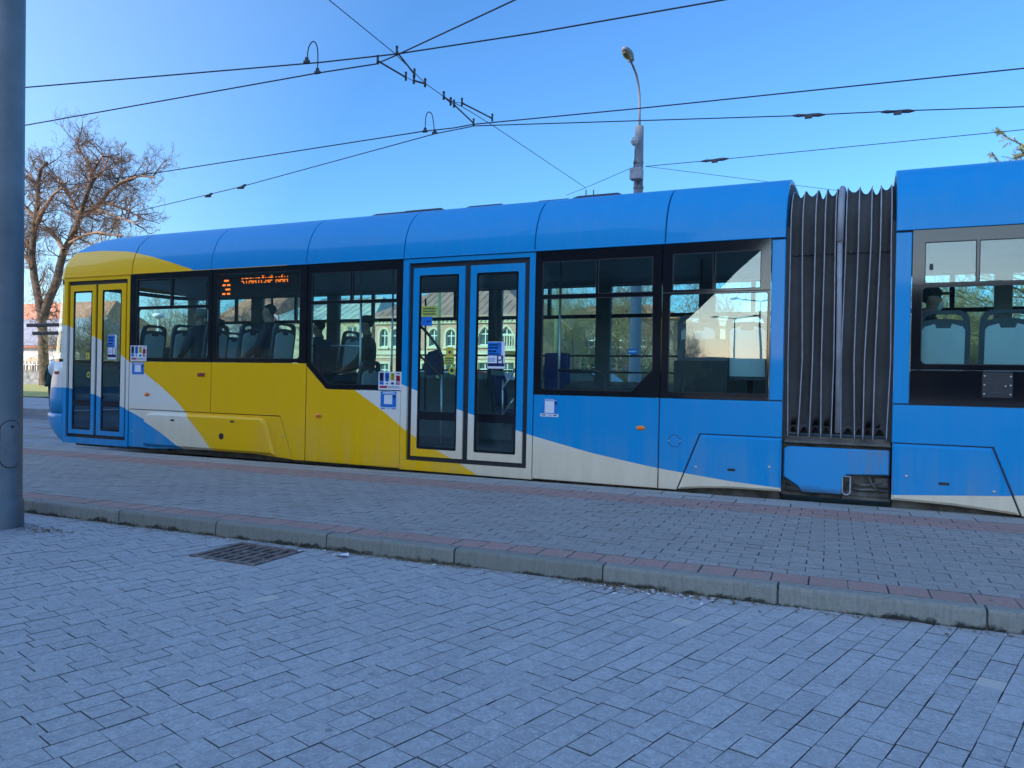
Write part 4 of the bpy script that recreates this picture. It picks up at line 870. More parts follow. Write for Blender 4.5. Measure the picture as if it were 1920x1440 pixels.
# ---------------------------------------------------------------- street lamp mast behind the tram
LY = 16.2; base = P(1192, 690, LY); LX = base.x
lamp = thing('street_lamp', (LX, LY, .1), 'tall grey street lamp mast with curved arm behind the tram', 'street lamp')
M['mast'] = mat('painted_mast', (.17, .18, .21), .5, var=.1, scale=2)
tz = P(1199, 237, LY).z; tx = P(1199, 237, LY).x
mb = MB(); mb.tube([(LX-.03, LY, .1), (LX-.02, LY, 1.4), (LX-.02, LY, 1.42), (tx, LY, tz)], [.15, .145, .13, .092], 20); mb.build('mast', M['mast'], lamp)
arm = [P(1199, 237, LY), P(1199, 200, LY), P(1199, 180, LY-.02), P(1197, 160, LY-.1), P(1193, 140, LY-.25), P(1187, 124, LY-.42), P(1181, 113, LY-.6)]
mb = MB(); mb.tube(arm, .026, 10); mb.build('arm', M['mast'], lamp)
h = P(1177, 103, LY-.95); mb = MB(); mb.ball((h.x, h.y, h.z+.03), .105, .30, .085, 18, 10); mb.tube([arm[-1], Vector((h.x+.02, h.y+.25, h.z))], .05, 10); hd = mb.build('lamp_head', M['mast'], lamp)
mb = MB(); mb.ball((h.x, h.y-.05, h.z-.04), .08, .2, .045, 16, 8); mb.build('lens', mat('lamp_lens', (.18, .15, .06), .15, var=.4, scale=9), hd)
b = P(1194, 326, LY-.2); mb = MB(); mb.box(b.x-.13, b.x+.13, LY-.32, LY-.12, b.z-.13, b.z+.11, 0, .015); mb.build('junction_box', mat('pale_grey_box', (.26, .27, .31), .5), lamp)
b = P(1191, 268, LY-.2); mb = MB(); mb.ball((b.x, LY-.25, b.z), .075, .075, .075, 12, 8); mb.lathe([(.0, b.z+.11), (.05, b.z+.10), (.085, b.z+.02), (.08, b.z)], b.x, LY-.25, 14); mb.box(b.x-.02, b.x+.06, LY-.22, LY-.08, b.z+.06, b.z+.14, 0, .01); mb.build('dome_camera', mat('camera_housing', (.36, .36, .37), .5), lamp)
for py in (305, 352):
    q = P(1197, py, LY); mb = MB(); mb.lathe([(.108, q.z-.03), (.112, q.z-.02), (.112, q.z+.02), (.108, q.z+.03)], q.x, LY, 20); mb.build('band', M['galv'], lamp)
mb = MB(); q = P(1188, 300, LY-.12); mb.tube([P(1191, 280, LY-.13), P(1190, 300, LY-.13), P(1188, 318, LY-.13)], .012, 6); mb.build('cable', M['dark'], lamp)
q = P(1186, 659, LY-.16); sheet('number_plate', lamp, q.x-.11, q.x+.11, q.z-.055, q.z+.055, txt(.12, .9, .2, .8, 'white', 1, 40), q.y, 'sky_ink')

# ---------------------------------------------------------------- trees
def tubes(mb, pts, rs, n):
    vs, fs = [], []
    for i, p in enumerate(pts):
        t_ = pts[min(i+1, len(pts)-1)]-pts[max(i-1, 0)]; t_ = t_.normalized() if t_.length > 1e-6 else Vector((0, 0, 1)); a = t_.orthogonal().normalized(); b_ = t_.cross(a)
        for k in range(n): an = 6.28319*k/n; vs.append(p+(a*math.cos(an)+b_*math.sin(an))*rs[i])
    for i in range(len(pts)-1):
        for k in range(n): fs.append((i*n+k, i*n+(k+1) % n, (i+1)*n+(k+1) % n, (i+1)*n+k))
    mb.add(vs, fs, 0, True)
def branch(mbs, p, d, r, L, lev, g, kids=(5, 6, 6, 5), droop=.0, curl=.35, minr=.006):
    n = max(3, int(4-lev*.3)+1); pts, rs = [p], [r]; seg = L/n; q = p; dd = d.copy()
    for i in range(n):
        dd = (dd+Vector((g.gauss(0, 1), g.gauss(0, 1), g.gauss(0, 1)))*curl*.45+Vector((0, 0, .10-droop*(lev > 0)))).normalized(); q = q+dd*seg; pts.append(q); rs.append(max(minr*.6, r*(1-.75*(i+1)/n)))
    tubes(mbs[0 if lev < 1 else 1], pts, rs, 7 if lev < 1 else 5 if lev < 2 else 3)
    if lev >= len(kids): return
    for k in range(kids[lev]):
        f = .25+.75*(k+g.random())/kids[lev]; i = min(n-1, int(f*n)); o_ = pts[i].lerp(pts[i+1], f*n-i) if i < n else pts[-1]; ax = (pts[i+1]-pts[i]).normalized()
        side = ax.orthogonal().normalized(); side = Matrix.Rotation(g.uniform(0, 6.283), 3, ax) @ side; nd_ = (ax*g.uniform(.45, .9)+side*g.uniform(.5, 1.0)).normalized()
        branch(mbs, o_, nd_, max(minr, rs[i]*g.uniform(.4, .62)), L*g.uniform(.42, .68), lev+1, g, kids, droop, curl, minr)
M['bark'] = mat('tree_bark', (.13, .092, .064), .9, var=.45, scale=2.5, bump=.6, bscale=9); M['twig'] = mat('pale_twig', (.235, .14, .095), .9, var=.4, scale=.8)
M['twig2'] = mat('olive_twig', (.30, .255, .13), .9, var=.4, scale=.7)
TY = 42.0
def TP(px, py, dy=0): return P(px, py, TY+dy)
tb = TP(84, 722); tree = thing('bare_tree', (tb.x, tb.y, .08), 'tall bare old tree with a forked trunk beside the tram nose', 'tree')
g = random.Random(21); mt, mc = MB(), MB()
limbs = [([(84, 724), (83, 715), (83, 700), (81, 660), (80, 625), (78, 595), (72, 560), (64, 520), (60, 480), (63, 440), (66, 410), (70, 380), (72, 345), (76, 318), (88, 305)], .46, .12, 0),
         ([(78, 600), (92, 560), (106, 530), (112, 500), (120, 470), (132, 450), (140, 425), (152, 405), (175, 392), (190, 378), (205, 358), (222, 345), (250, 336)], .38, .10, 1.5),
         ([(136, 445), (144, 420), (150, 400), (160, 375), (168, 350), (175, 335), (180, 330)], .28, .09, -1),
         ([(150, 405), (142, 395), (136, 380), (125, 360), (118, 345), (112, 335)], .26, .12, 1), ([(168, 350), (172, 325), (160, 300), (150, 280), (143, 262)], .18, .05, 2),
         ([(70, 420), (80, 395), (100, 365), (118, 350)], .2, .08, -2), ([(120, 470), (108, 450), (95, 430), (80, 425)], .2, .07, 2), ([(60, 475), (52, 455), (40, 440)], .22, .08, 1), ([(66, 410), (50, 390), (36, 375)], .2, .06, 0), ([(62, 500), (48, 480), (30, 470)], .25, .1, 0),
         ([(130, 455), (160, 440), (185, 435), (205, 440), (230, 442)], .12, .06, -1), ([(190, 378), (215, 385), (240, 395), (258, 405)], .16, .05, 1), ([(175, 392), (200, 400), (235, 412), (258, 420)], .15, .05, -2),
         ([(70, 350), (58, 330), (48, 318)], .13, .05, 2), ([(205, 358), (230, 340), (262, 330), (290, 332)], .14, .05, 0), ([(176, 335), (196, 318), (214, 305), (232, 300)], .12, .04, 2), ([(168, 330), (188, 300), (196, 285)], .11, .04, -2)]
for pts, r0, r1, dy in limbs:
    w = [TP(px, py, dy*min(1, i/3)) for i, (px, py) in enumerate(pts)]; n = len(w); tubes(mt if r0 > .27 else mc, w, [lerp(r0, r1, i/(n-1)) for i in range(n)], 10 if r0 > .27 else 6)
    for i in range(n-1):
        if pts[i][1] > 640: continue
        cnt = 4
        for k in range(cnt):
            f = g.random(); p = w[i].lerp(w[i+1], f); ax = (w[i+1]-w[i]).normalized(); side = Matrix.Rotation(g.uniform(0, 6.283), 3, ax) @ ax.orthogonal().normalized(); d = (side+ax*g.uniform(.1, .8)+Vector((.1, 0, .12))).normalized()
            low = pts[i][1] > 500
            branch((mc, mc), p, d, g.uniform(.05, .09), g.uniform(.8, 1.9) if low else g.uniform(1.1, 2.2), 2, g, (0, 0, 5, 4, 3), .0, .55, .0125)
mt.build('trunk', M['bark'], tree, fix=False); mc.build('crown', M['twig'], tree, fix=False)

def bare_proto(seed, H, kids, twig, minr, spread=.5, bushy=False):
    g = random.Random(seed); a, b = MB(), MB(); stems = 7 if bushy else 1
    for s_ in range(stems):
        d = Vector((g.uniform(-1, 1)*spread, g.uniform(-1, 1)*spread, 1)).normalized() if bushy else Vector((.05, .03, 1)); branch((a, b), Vector((g.uniform(-.3, .3)*bushy, g.uniform(-.3, .3)*bushy, 0)), d, H*(.012 if bushy else .02), H*(.75 if bushy else .62), 0, g, kids, 0, .35, minr)
    t_ = thing('bare_tree' if not bushy else 'bare_shrub', (0, 0, 0), '', 'tree' if not bushy else 'shrub'); a.build('trunk' if not bushy else 'stems', M['bark'], t_, fix=False); b.build('crown' if not bushy else 'twigs', M[twig], t_, fix=False); return t_
P1 = bare_proto(5, 9, (9, 7, 6, 4), 'twig', .012); P2 = bare_proto(8, 9, (10, 8, 6, 4), 'twig2', .012); P3 = bare_proto(12, 3.2, (7, 6, 5), 'twig2', .008, .75, True)
used = set()
def plant(proto, px, Y, s, rz, label, grp, z=.03):
    o = proto if id(proto) not in used else copy_tree(proto); used.add(id(proto)); q = P(px, 650, Y); o.location = (q.x, Y, z); o.scale = (s, s, s); o.rotation_euler = (0, 0, R(rz)); o['label'] = label; o['group'] = grp; return o
GT = 'bare trees seen through the tram windows'; GS = 'bare shrubs seen through the tram windows'
for i, (pr, px, Y, s, lab) in enumerate(((P1, 432, 30, .66, 'bare tree before the red-roofed house, seen under the amber display'), (P2, 1075, 34, .70, 'bare olive tree seen left of the street lamp mast through the rear window'), (P2, 1125, 40, .82, 'dense bare tree before the brown house, seen through the rear window'), (P2, 1215, 30, .62, 'bare olive tree just right of the street lamp mast'),
        (P1, 1290, 27, .58, 'bare tree seen in the dark half of the last window before the bellows'), (P1, 1400, 30, .64, 'bare forked tree seen in the bright half of the last window before the bellows'), (P2, 1770, 30, .62, 'bare tree behind the masked man'), (P2, 1850, 26, .55, 'bare tree beyond the seat backs at the right edge'), (P1, 330, 34, .68, 'bare tree beyond the first long side window'), (P2, 215, 30, .6, 'bare tree seen through the front door glass'), (P2, 285, 40, .75, 'thin bare tree at the front end of the first side window'), (P1, 1160, 52, 1.0, 'bare tree close to the brown house wall, left of the mast'), (P2, 1900, 34, .68, 'bare tree at the very right edge behind the rear car'))):
    plant(pr, px, Y, s, i*67, lab, GT)
for i, (px, Y, s) in enumerate(((285, 33, 1.0), (318, 36, 1.1), (352, 32, 1.0), (388, 35, 1.2), (1180, 33, .55), (1228, 34, .8), (1265, 30, .7), (1320, 31, 1.0), (1360, 29, .9), (1420, 32, 1.1), (1745, 26, 1.0), (1800, 27, 1.1), (1840, 25, .9), (1885, 27, 1.2), (150, 31, 1.2), (200, 33, 1.1))):
    nm = 'first side windows' if px < 400 and px > 250 else 'front door' if px < 250 else 'rear window near the mast' if px < 1240 else 'last window before the bellows' if px < 1500 else 'rear car window'
    plant(P3, px, Y, s, i*41, 'bare olive shrub on the verge, seen through the %s' % nm, 'bare shrubs seen through the %s' % nm)

# conifer whose branch tips show over the rear car
SY = 24.0; sx = P(1985, 500, SY).x; conifer = thing('conifer', (sx, SY, .02), 'conifer whose needle branches show above the rear car roof', 'tree'); g = random.Random(3); mt, mc = MB(), MB(); Hc = P(1985, 150, SY).z
tubes(mt, [Vector((sx, SY, 0)), Vector((sx, SY, Hc*.5)), Vector((sx, SY, Hc))], [.2, .12, .02], 8)
def needles(a, b, n):
    for _ in range(n):
        f = g.random(); p = a.lerp(b, f); ax = (b-a).normalized(); side = Matrix.Rotation(g.uniform(0, 6.283), 3, ax) @ ax.orthogonal().normalized(); d = (side+ax*.9).normalized()*g.uniform(.05, .10); w = side.cross(ax)*.007; mc.add([p-w, p+w, p+d], [(0, 1, 2)])
z = 2.2
while z < Hc-.2:
    L = (Hc-z)*.36+.15
    for k in range(6):
        a = g.uniform(0, 6.283); p = Vector((sx, SY, z+g.uniform(-.1, .1))); d = Vector((math.cos(a), math.sin(a), .28)).normalized(); pts = [p, p+d*L*.5+Vector((0, 0, -.08)), p+d*L*.85, p+d*L+Vector((0, 0, .16))]; tubes(mt, pts, [.03, .02, .012, .005], 4)
        for i in range(3): needles(pts[i], pts[i+1], 55)
        for j in range(7):
            f = g.uniform(.25, .95); i = min(2, int(f*3)); q = pts[i].lerp(pts[i+1], f*3-i); sd = Vector((-d.y, d.x, 0))*g.choice((-1, 1)); e = q+(d*.8+sd*.8+Vector((0, 0, g.uniform(-.1, .35)))).normalized()*L*.3; tubes(mt, [q, e], [.01, .004], 3); needles(q, e, 34)
    z += .32
for pts in ([(1935, 300), (1918, 272), (1896, 262), (1878, 250), (1869, 241)], [(1935, 320), (1900, 312), (1872, 303), (1860, 286)], [(1940, 290), (1915, 292), (1900, 298)]):
    w = [P(px, py, SY-.6) for px, py in pts]; tubes(mt, w, [.03, .025, .018, .012, .005][:len(w)], 4)
    for i in range(len(w)-1):
        needles(w[i], w[i+1], 80)
        for j in range(5): q = w[i].lerp(w[i+1], g.random()); e = q+Vector((g.uniform(-.25, .05), g.uniform(-.2, .2), g.uniform(-.12, .2))); needles(q, e, 40)
mt.build('trunk', M['bark'], conifer, fix=False); mc.build('crown', mat('spruce_needles', (.25, .265, .11), .8, var=.5, scale=1.5), conifer, fix=False)

# ---------------------------------------------------------------- houses beyond the tracks
M['pink'] = mat('pink_plaster', (.56, .33, .24), .9, var=.12, scale=.6, bump=.2, bscale=12); M['cream'] = mat('cream_trim', (.62, .56, .40), .85, var=.1, scale=1)
M['tin'] = mat('brown_tin_roof', (.36, .20, .15), .55, var=.2, scale=.5); M['tile'] = mat('red_roof_tiles', (.50, .20, .11), .8, var=.25, scale=1.2)
M['green_tin'] = mat('pale_green_tin_roof', (.42, .46, .38), .6, var=.15, scale=.5); M['yellow_stone'] = mat('yellow_stone', (.44, .38, .24), .9, var=.4, scale=2.2, bump=.5, bscale=6)
M['brownwall'] = mat('grey_brown_render', (.20, .17, .145), .9, var=.2, scale=.8); M['whitewall'] = mat('white_render', (.56, .55, .53), .9, var=.08, scale=.7); M['lav_roof'] = mat('weathered_slate', (.27, .26, .30), .8, var=.2, scale=1)
M['wframe'] = mat('white_window_frame', (.66, .68, .62), .5, var=.06); M['wglass'] = mat('house_window_glass', (.09, .13, .13), .06, spec=.8, var=.4, scale=1)
def arch(xc, w, z0, z1, kind):
    h = w/2
    if kind == 'flat': return rect(xc-h, xc+h, z0, z1)
    o = [(xc-h, z0), (xc+h, z0)]
    if kind == 'round': o += [(xc+h*math.cos(R(a)), z1-h+h*math.sin(R(a))) for a in range(0, 181, 18)]
    else:
        k = z1-1.5*h; o += [(xc+h, k), (xc+h*.86, k+.55*h), (xc+h*.5, k+1.1*h), (xc, z1), (xc-h*.5, k+1.1*h), (xc-h*.86, k+.55*h), (xc-h, k)]
    return o
def house_window(hs, Y, xc, w, z0, z1, kind, trim, sur=.16):
    o = arch(xc, w, z0, z1, kind)
    if trim:
        mb = MB(); mb.plate(arch(xc, w+2*sur, z0-sur*.6, z1+sur, kind), [o], Y-.07, Y+.02); mb.box(xc-w/2-sur*1.3, xc+w/2+sur*1.3, Y-.14, Y+.0, z0-sur*1.2, z0-sur*.5); wd = mb.build('window', M[trim], hs)
    else:
        mb = MB(); mb.box(xc-w/2-.06, xc+w/2+.06, Y-.08, Y, z0-.1, z0-.02); wd = mb.build('window', M['wframe'], hs)
    mb = MB(); f = .06; mb.plate(o, [inset_poly(o, f)], Y+.08, Y+.13); mb.box(xc-.035, xc+.035, Y+.085, Y+.12, z0+f, z1-f); zz = z0+(z1-z0)*.62; mb.box(xc-w/2+f, xc+w/2-f, Y+.083, Y+.12, zz-.035, zz+.035); mb.build('frame', M['wframe'], wd)
    mb = MB(); mb.plate(inset_poly(o, .01), [], Y+.125, Y+.14); mb.build('pane', M['wglass'], wd); return o
def house(name, label, Y, px0, px1, zeave, zridge, depth, wall, roof, wins, hip=1.5, over=.35, trim=None, cornice=None, z0=.0, seams=0):
    xa, xb = (P(px0, 650, Y).x, P(px1, 650, Y).x); hs = thing(name, ((xa+xb)/2, Y, z0), label, 'house'); holes = []
    for (px, py0, py1, w, kind) in wins:
        q0, q1 = P(px, py1, Y), P(px, py0, Y); holes.append(house_window(hs, Y, q0.x, w, q0.z, q1.z, kind, trim))
    mb = MB(); mb.plate(rect(xa, xb, z0-.2, zeave), holes, Y, Y+.4); mb.box(xa, xa+.4, Y+.4, Y+depth, z0-.2, zeave); mb.box(xb-.4, xb, Y+.4, Y+depth, z0-.2, zeave); mb.box(xa, xb, Y+depth, Y+depth+.4, z0-.2, zeave); mb.build('wall', M[wall], hs)
    mb = MB(); e = [(xa-over, Y-over, zeave), (xb+over, Y-over, zeave), (xb+over, Y+depth+over, zeave), (xa-over, Y+depth+over, zeave)]; e2 = [(x, y, z+.14) for x, y, z in e]; rd = [(xa+hip, Y+depth/2, zridge), (xb-hip, Y+depth/2, zridge)]
    mb.add(e+e2+rd, [(0, 1, 5, 4), (1, 2, 6, 5), (2, 3, 7, 6), (3, 0, 4, 7), (3, 2, 1, 0), (4, 5, 9, 8), (5, 6, 9), (6, 7, 8, 9), (7, 4, 8)])
    if seams:
        n = int((xb-xa)/seams)
        for k in range(1, n):
            x = xa+k*seams; t_ = min(1, (x-xa)/(hip+over), (xb-x)/(hip+over)); a = Vector((x, Y-over, zeave+.15)); b_ = Vector((x, Y-over+(depth/2+over)*t_, zeave+.15+(zridge-zeave-.14)*t_)); mb.tube([a, b_], .035, 4, 0)
    mb.build('roof', M[roof], hs)
    if cornice:
        for zc, hh, pr in cornice:
            mb = MB(); mb.box(xa-.03, xb+.03, Y-pr, Y-.004, zc, zc+hh); mb.build('cornice', M['cream'], hs)
    return hs, xa, xb
PY = 48.0; ze = P(820, 596, PY).z; zr = ze+3.6; zs = P(820, 663, PY).z
up = [(720, 617, 650, .72, 'round'), (742, 617, 650, .72, 'round'), (776, 617, 650, .72, 'round'), (813, 617, 649, .72, 'round'), (845, 618, 649, .76, 'round'), (878, 617, 649, .72, 'round'), (909, 613, 647, .98, 'gothic'), (949, 612, 650, 1.2, 'gothic')]
dn = [(720, 682, 712, .8, 'flat'), (760, 682, 712, .8, 'flat'), (800, 682, 712, .8, 'flat'), (845, 682, 712, .8, 'flat'), (878, 682, 712, .8, 'flat'), (908, 680, 712, .95, 'flat'), (950, 680, 716, 1.1, 'flat')]
hs, xa, xb = house('pink_house', 'pink two-storey house with cream arched windows behind the middle doors', PY, 703, 985, ze, zr, 11, 'pink', 'tin', up+dn, 5, .5, 'cream', [(ze-.42, .42, .16), (zs-.1, .3, .1), (P(820, 668, PY).z-.15, .12, .06)], 0, .62)
mb = MB(); n = int((xb-xa)/.34)
for k in range(n): mb.box(xa+k*.34, xa+k*.34+.16, PY-.26, PY-.165, ze-.3, ze-.06)
mb.build('dentils', M['cream'], hs)
q = P(955, 652, PY); mb = MB(); mb.box(q.x-1.0, q.x+1.0, PY-.8, PY-.16, q.z-.25, q.z-.08)
for k in range(11): mb.box(q.x-1.0+k*.19, q.x-.93+k*.19, PY-.8, PY-.74, q.z-.08, q.z+.75)
mb.box(q.x-1.02, q.x+1.0, PY-.82, PY-.72, q.z+.75, q.z+.84); mb.build('balcony', M['cream'], hs)
BY = 62.0; bw = [(px, 631, 650, 1.1, 'flat') for px in (1030, 1072, 1114, 1157, 1200, 1235)]+[(1073, 678, 700, .95, 'flat'), (1095, 679, 701, .95, 'flat'), (1116, 680, 702, .95, 'flat'), (1157, 682, 708, 1.5, 'flat'), (1205, 681, 703, .95, 'flat'), (1235, 681, 703, .95, 'flat')]
house('brown_house', 'grey-brown house with white-framed windows behind the bare trees', BY, 1005, 1262, P(1100, 600, BY).z, P(1100, 560, BY).z, 12, 'brownwall', 'tile', bw, 3)
AY = 57.0; house('red_roofed_house', 'low house with a steep orange-red roof seen under the amber display', AY, 400, 500, P(450, 604, AY).z, P(450, 535, AY).z, 10, 'whitewall', 'tile', [(425, 612, 632, .9, 'flat'), (455, 612, 632, .9, 'flat'), (480, 612, 632, .9, 'flat')], 1.0)
CY = 53.0; house('green_roofed_house', 'long low yellow stone house with a pale green tin roof left of the pink house', CY, 508, 697, P(600, 603, CY).z, P(600, 548, CY).z, 9, 'yellow_stone', 'green_tin', [(530, 612, 640, .9, 'flat'), (575, 612, 640, .9, 'flat'), (620, 612, 640, .9, 'flat'), (660, 612, 640, .9, 'flat')], 2, .4, None, None, 0, .8)
HY = 58.0; hs, xa, xb = house('white_house', 'white rendered house with a red tile eave and broad arch behind the bare tree', HY, -60, 150, P(60, 652, HY).z, P(60, 590, HY).z, 10, 'whitewall', 'lav_roof', [(-20, 668, 690, 1.2, 'flat'), (120, 668, 690, 1.2, 'flat')], 2, .6)
mb = MB(); za = P(60, 651, HY).z; n = int((xb-xa)/.3)
for k in range(n): mb.tube([(xa+k*.3+.15, HY-.75, za-.05), (xa+k*.3+.15, HY-.45, za+.1)], .13, 8)
mb.build('eave_tiles', M['tile'], hs)
q0, q1 = P(42, 695, HY), P(84, 695, HY); zt = P(58, 669, HY).z; w = (q1.x-q0.x)/2; xc = (q0.x+q1.x)/2
mb = MB(); mb.plate([(q0.x, 0.1), (q1.x, .1)] + [(xc+w*math.cos(R(a)), zt-w*.45+w*.45*math.sin(R(a))) for a in range(0, 181, 15)], [], HY-.03, HY+.02); ar = mb.build('arch', M['wglass'], hs)
mb = MB()
for k in range(1, 6): x = q0.x+(q1.x-q0.x)*k/6; mb.box(x-.07, x+.07, HY-.08, HY-.031, .1, zt-.5)
mb.box(q0.x, q1.x, HY-.085, HY-.031, zt-1.0, zt-.88); mb.build('frame', M['wframe'], ar)
FY = 49.0; fa_, fb_ = P(-70, 700, FY).x, P(110, 700, FY).x; fz = P(60, 690, FY).z
fe = thing('iron_fence', ((fa_+fb_)/2, FY, .05), 'dark iron fence on a low stone wall before the white house', 'fence')
mb = MB(); mb.box(fa_, fb_, FY-.2, FY+.2, .0, P(60, 697, FY).z); mb.box(fa_, fb_, FY-.26, FY+.26, P(60, 697, FY).z, P(60, 696, FY).z+.06); mb.box(fa_, fb_, FY-.9, FY-.2, 0, .45); mb.box(fa_, fb_, FY-1.5, FY-.9, 0, .2); mb.build('stone_wall', mat('grey_stone_wall', (.24, .23, .21), .9, var=.35, scale=1.6, bump=.5), fe)
mb = MB(); x = fa_
while x < fb_: mb.box(x-.03, x+.03, FY-.03, FY+.03, P(60, 697, FY).z, fz+.35); x += .42
mb.box(fa_, fb_, FY-.025, FY+.025, fz+.2, fz+.26); mb.box(fa_, fb_, FY-.025, FY+.025, fz-.25, fz-.2); mb.build('railings', M['dark'], fe)
hs, xa, xb = house('brick_house', 'brick-red roofed house high behind the bare tree, left of the tram nose', 86.0, -40, 190, P(60, 612, 86).z, P(60, 562, 86).z, 10, 'whitewall', 'tile', [(60, 620, 640, 1.2, 'flat')], 3)
# cars, poles, signs on the street behind
def car_proto(paint):
    t_ = thing('parked_car', (0, 0, 0), '', 'car'); L = 2.1
    side = [(-L, .3), (-L, .62), (-L+.08, .86), (-1.15, .95), (-.55, 1.38), (.75, 1.42), (1.45, 1.0), (L-.03, .92), (L, .6), (L, .3)]
    mb = MB(); mb.panel(side, -.83, .83, .07); mb.build('body', paint, None, (0, 0, 0)).parent = t_
    gl = [(-1.02, .97), (-.52, 1.33), (.7, 1.36), (1.28, 1.0)]; mb = MB(); mb.panel(gl, -.838, .838, .005); mb.build('side_window', M['wglass'], None, (0, 0, 0)).parent = t_
    for x in (-1.3, 1.3):
        for y in (-.76, .76):
            mb = MB(); mb.tube([(x, y-.1, .3), (x, y+.1, .3)], .31, 20); w = mb.build('wheel', M['rubber'], None, (0, 0, 0)); w.parent = t_; mb = MB(); mb.tube([(x, y-.11, .3), (x, y+.11, .3)], .19, 14); mb.build('rim', M['steel'], None, (0, 0, 0)).parent = w
    for y in (-.65, .65):
        mb = MB(); mb.box(L-.06, L+.01, y-.15, y+.15, .68, .82, 0, .02); mb.build('tail_light', M['redlens'], None, (0, 0, 0)).parent = t_; mb = MB(); mb.box(-L-.01, -L+.06, y-.17, y+.17, .62, .74, 0, .02); mb.build('headlight', M['white'], None, (0, 0, 0)).parent = t_
    return t_
for i, (px, Y, c, lab, rz) in enumerate(((1095, 19.5, (.02, .022, .03), 'dark parked car low in the window left of the mast', 176), (845, 20.5, (.6, .63, .62), 'white parked car low behind the middle doors', 180), (905, 21.0, (.35, .02, .02), 'red parked car behind the right middle door leaf', 180))):
    c_ = car_proto(mat('car_paint_%d' % i, c, .3, coat=.8, var=.03)); q = P(px, 700, Y); c_.location = (q.x, Y, .1); c_.rotation_euler = (0, 0, R(rz)); c_['label'] = lab; c_['group'] = 'parked cars'
M['ypole'] = mat('pale_yellow_paint', (.62, .56, .22), .5, var=.08)
for px, Y, lab in ((822, 19.5, 'pale yellow pole seen through the left middle door leaf'), (1042, 19.8, 'pale yellow pole seen in the window right of the middle doors')):
    q = P(px, 650, Y); t_ = thing('yellow_pole', (q.x, Y, .1), lab, 'pole', 'yellow poles on the far platform'); mb = MB(); mb.tube([(q.x, Y, .1), (q.x, Y, 5.6)], [.055, .045], 14); mb.build('shaft', M['ypole'], t_); mb = MB(); mb.lathe([(.11, .1), (.11, .14), (.06, .2), (.055, .21)], q.x, Y, 14); mb.build('foot', M['ypole'], t_)
def round_sign(px, py, Y, r, lab, plate=False, face='white'):
    q = P(px, py, Y); t_ = thing('road_sign', (q.x, Y, .02), lab, 'road sign'); mb = MB(); mb.tube([(q.x, Y+.05, .02), (q.x, Y+.05, q.z+r)], .035, 10); mb.build('post', M['galv'], t_)
    C_ = lambda rr: [(q.x+rr*math.cos(k*.2244), q.z+rr*math.sin(k*.2244)) for k in range(28)]
    mb = MB(); mb.plate(C_(r), [C_(r*.78)], Y-.012, Y+.01); mb.build('red_ring', M['red_ink'], t_); mb = MB(); mb.plate(C_(r*.79), [], Y-.006, Y+.01); f = mb.build('disc', M[face], t_)
    mb = MB(); a = r*.6; mb.add([(q.x-a-.05, Y-.0085, q.z+a-.05), (q.x-a+.05, Y-.0085, q.z+a+.05), (q.x+a+.05, Y-.0085, q.z-a+.05), (q.x+a-.05, Y-.0085, q.z-a-.05)], [(0, 1, 2, 3)]); mb.build('bar', M['red_ink'], t_)
    if plate: mb = MB(); mb.box(q.x-r*.9, q.x+r*.9, Y-.012, Y+.01, q.z-r*2.4, q.z-r*1.15, 0, .004); mb.build('info_plate', M['sky_ink'], t_)
round_sign(516, 598, 33, .30, 'round red-ringed road sign with a blue plate under the amber display', True); round_sign(1173, 688, 40, .2, 'small round no-parking sign beside the street lamp mast', False, 'sky_ink')
q = P(297, 596, 30); t_ = thing('globe_lamp', (q.x, 30, .02), 'small park lamp with a pale round shade beyond the first side window', 'street lamp'); mb = MB(); mb.tube([(q.x, 30, .02), (q.x, 30, q.z)], .05, 10); mb.build('post', M['whitewall'], t_); mb = MB(); mb.ball((q.x, 30, q.z+.12), .3, .3, .16, 16, 8); mb.build('shade', M['white'], t_)

# ---------------------------------------------------------------- behind the photographer: what shades the square and shows in the glass
M['conc'] = mat('canopy_concrete', (.2, .2, .2), .8, var=.1, scale=.6); M['facade'] = mat('dark_facade', (.22, .21, .20), .8, var=.12, scale=.3)
cp = thing('station_canopy', (-9, -18, 0), 'dark flat station canopy on columns behind the viewer, mirrored in the tram windows', 'canopy')
ed = Vector((-.295, -.955)); e0 = Vector((-.8, 1.8))+ed*4; el_ = Vector((-.955, .295)); cpts = [e0, e0+ed*46, e0+ed*46+el_*5.5, e0+el_*5.5]
mb = MB(); mb.plate([(v.x, v.y) for v in cpts], [], 4.5, 4.9, axis='z'); mb.build('roof', M['conc'], cp)
for k in (12, 22, 32, 42): c_ = e0+ed*k+el_*2.8; mb = MB(); mb.tube([(c_.x, c_.y, 0), (c_.x, c_.y, 4.5)], .22, 18); mb.build('column', M['conc'], cp)
ob = thing('office_building', (-50, -32, 0), 'tall dark office building behind the viewer that shades the platform', 'building')
mb = MB(); mb.box(-95, -13, -44, -20, -.05, 25); mb.build('wall', M['facade'], ob)
for k in range(7):
    mb = MB(); mb.box(-94, -14, -19.98, -19.85, 1.4+k*3.05, 2.9+k*3.05)
    mb.build('window_band', M['wglass'], ob)
mb = MB(); mb.box(-66, -45, -43, -21, 24.9, 33); mb.build('added_shade_block', M['facade'], ob)  # unseen upper block added to darken the tram's left end
mb = MB(); mb.box(-95.3, -12.7, -44.3, -19.7, 25, 25.5); mb.build('parapet', M['conc'], ob)
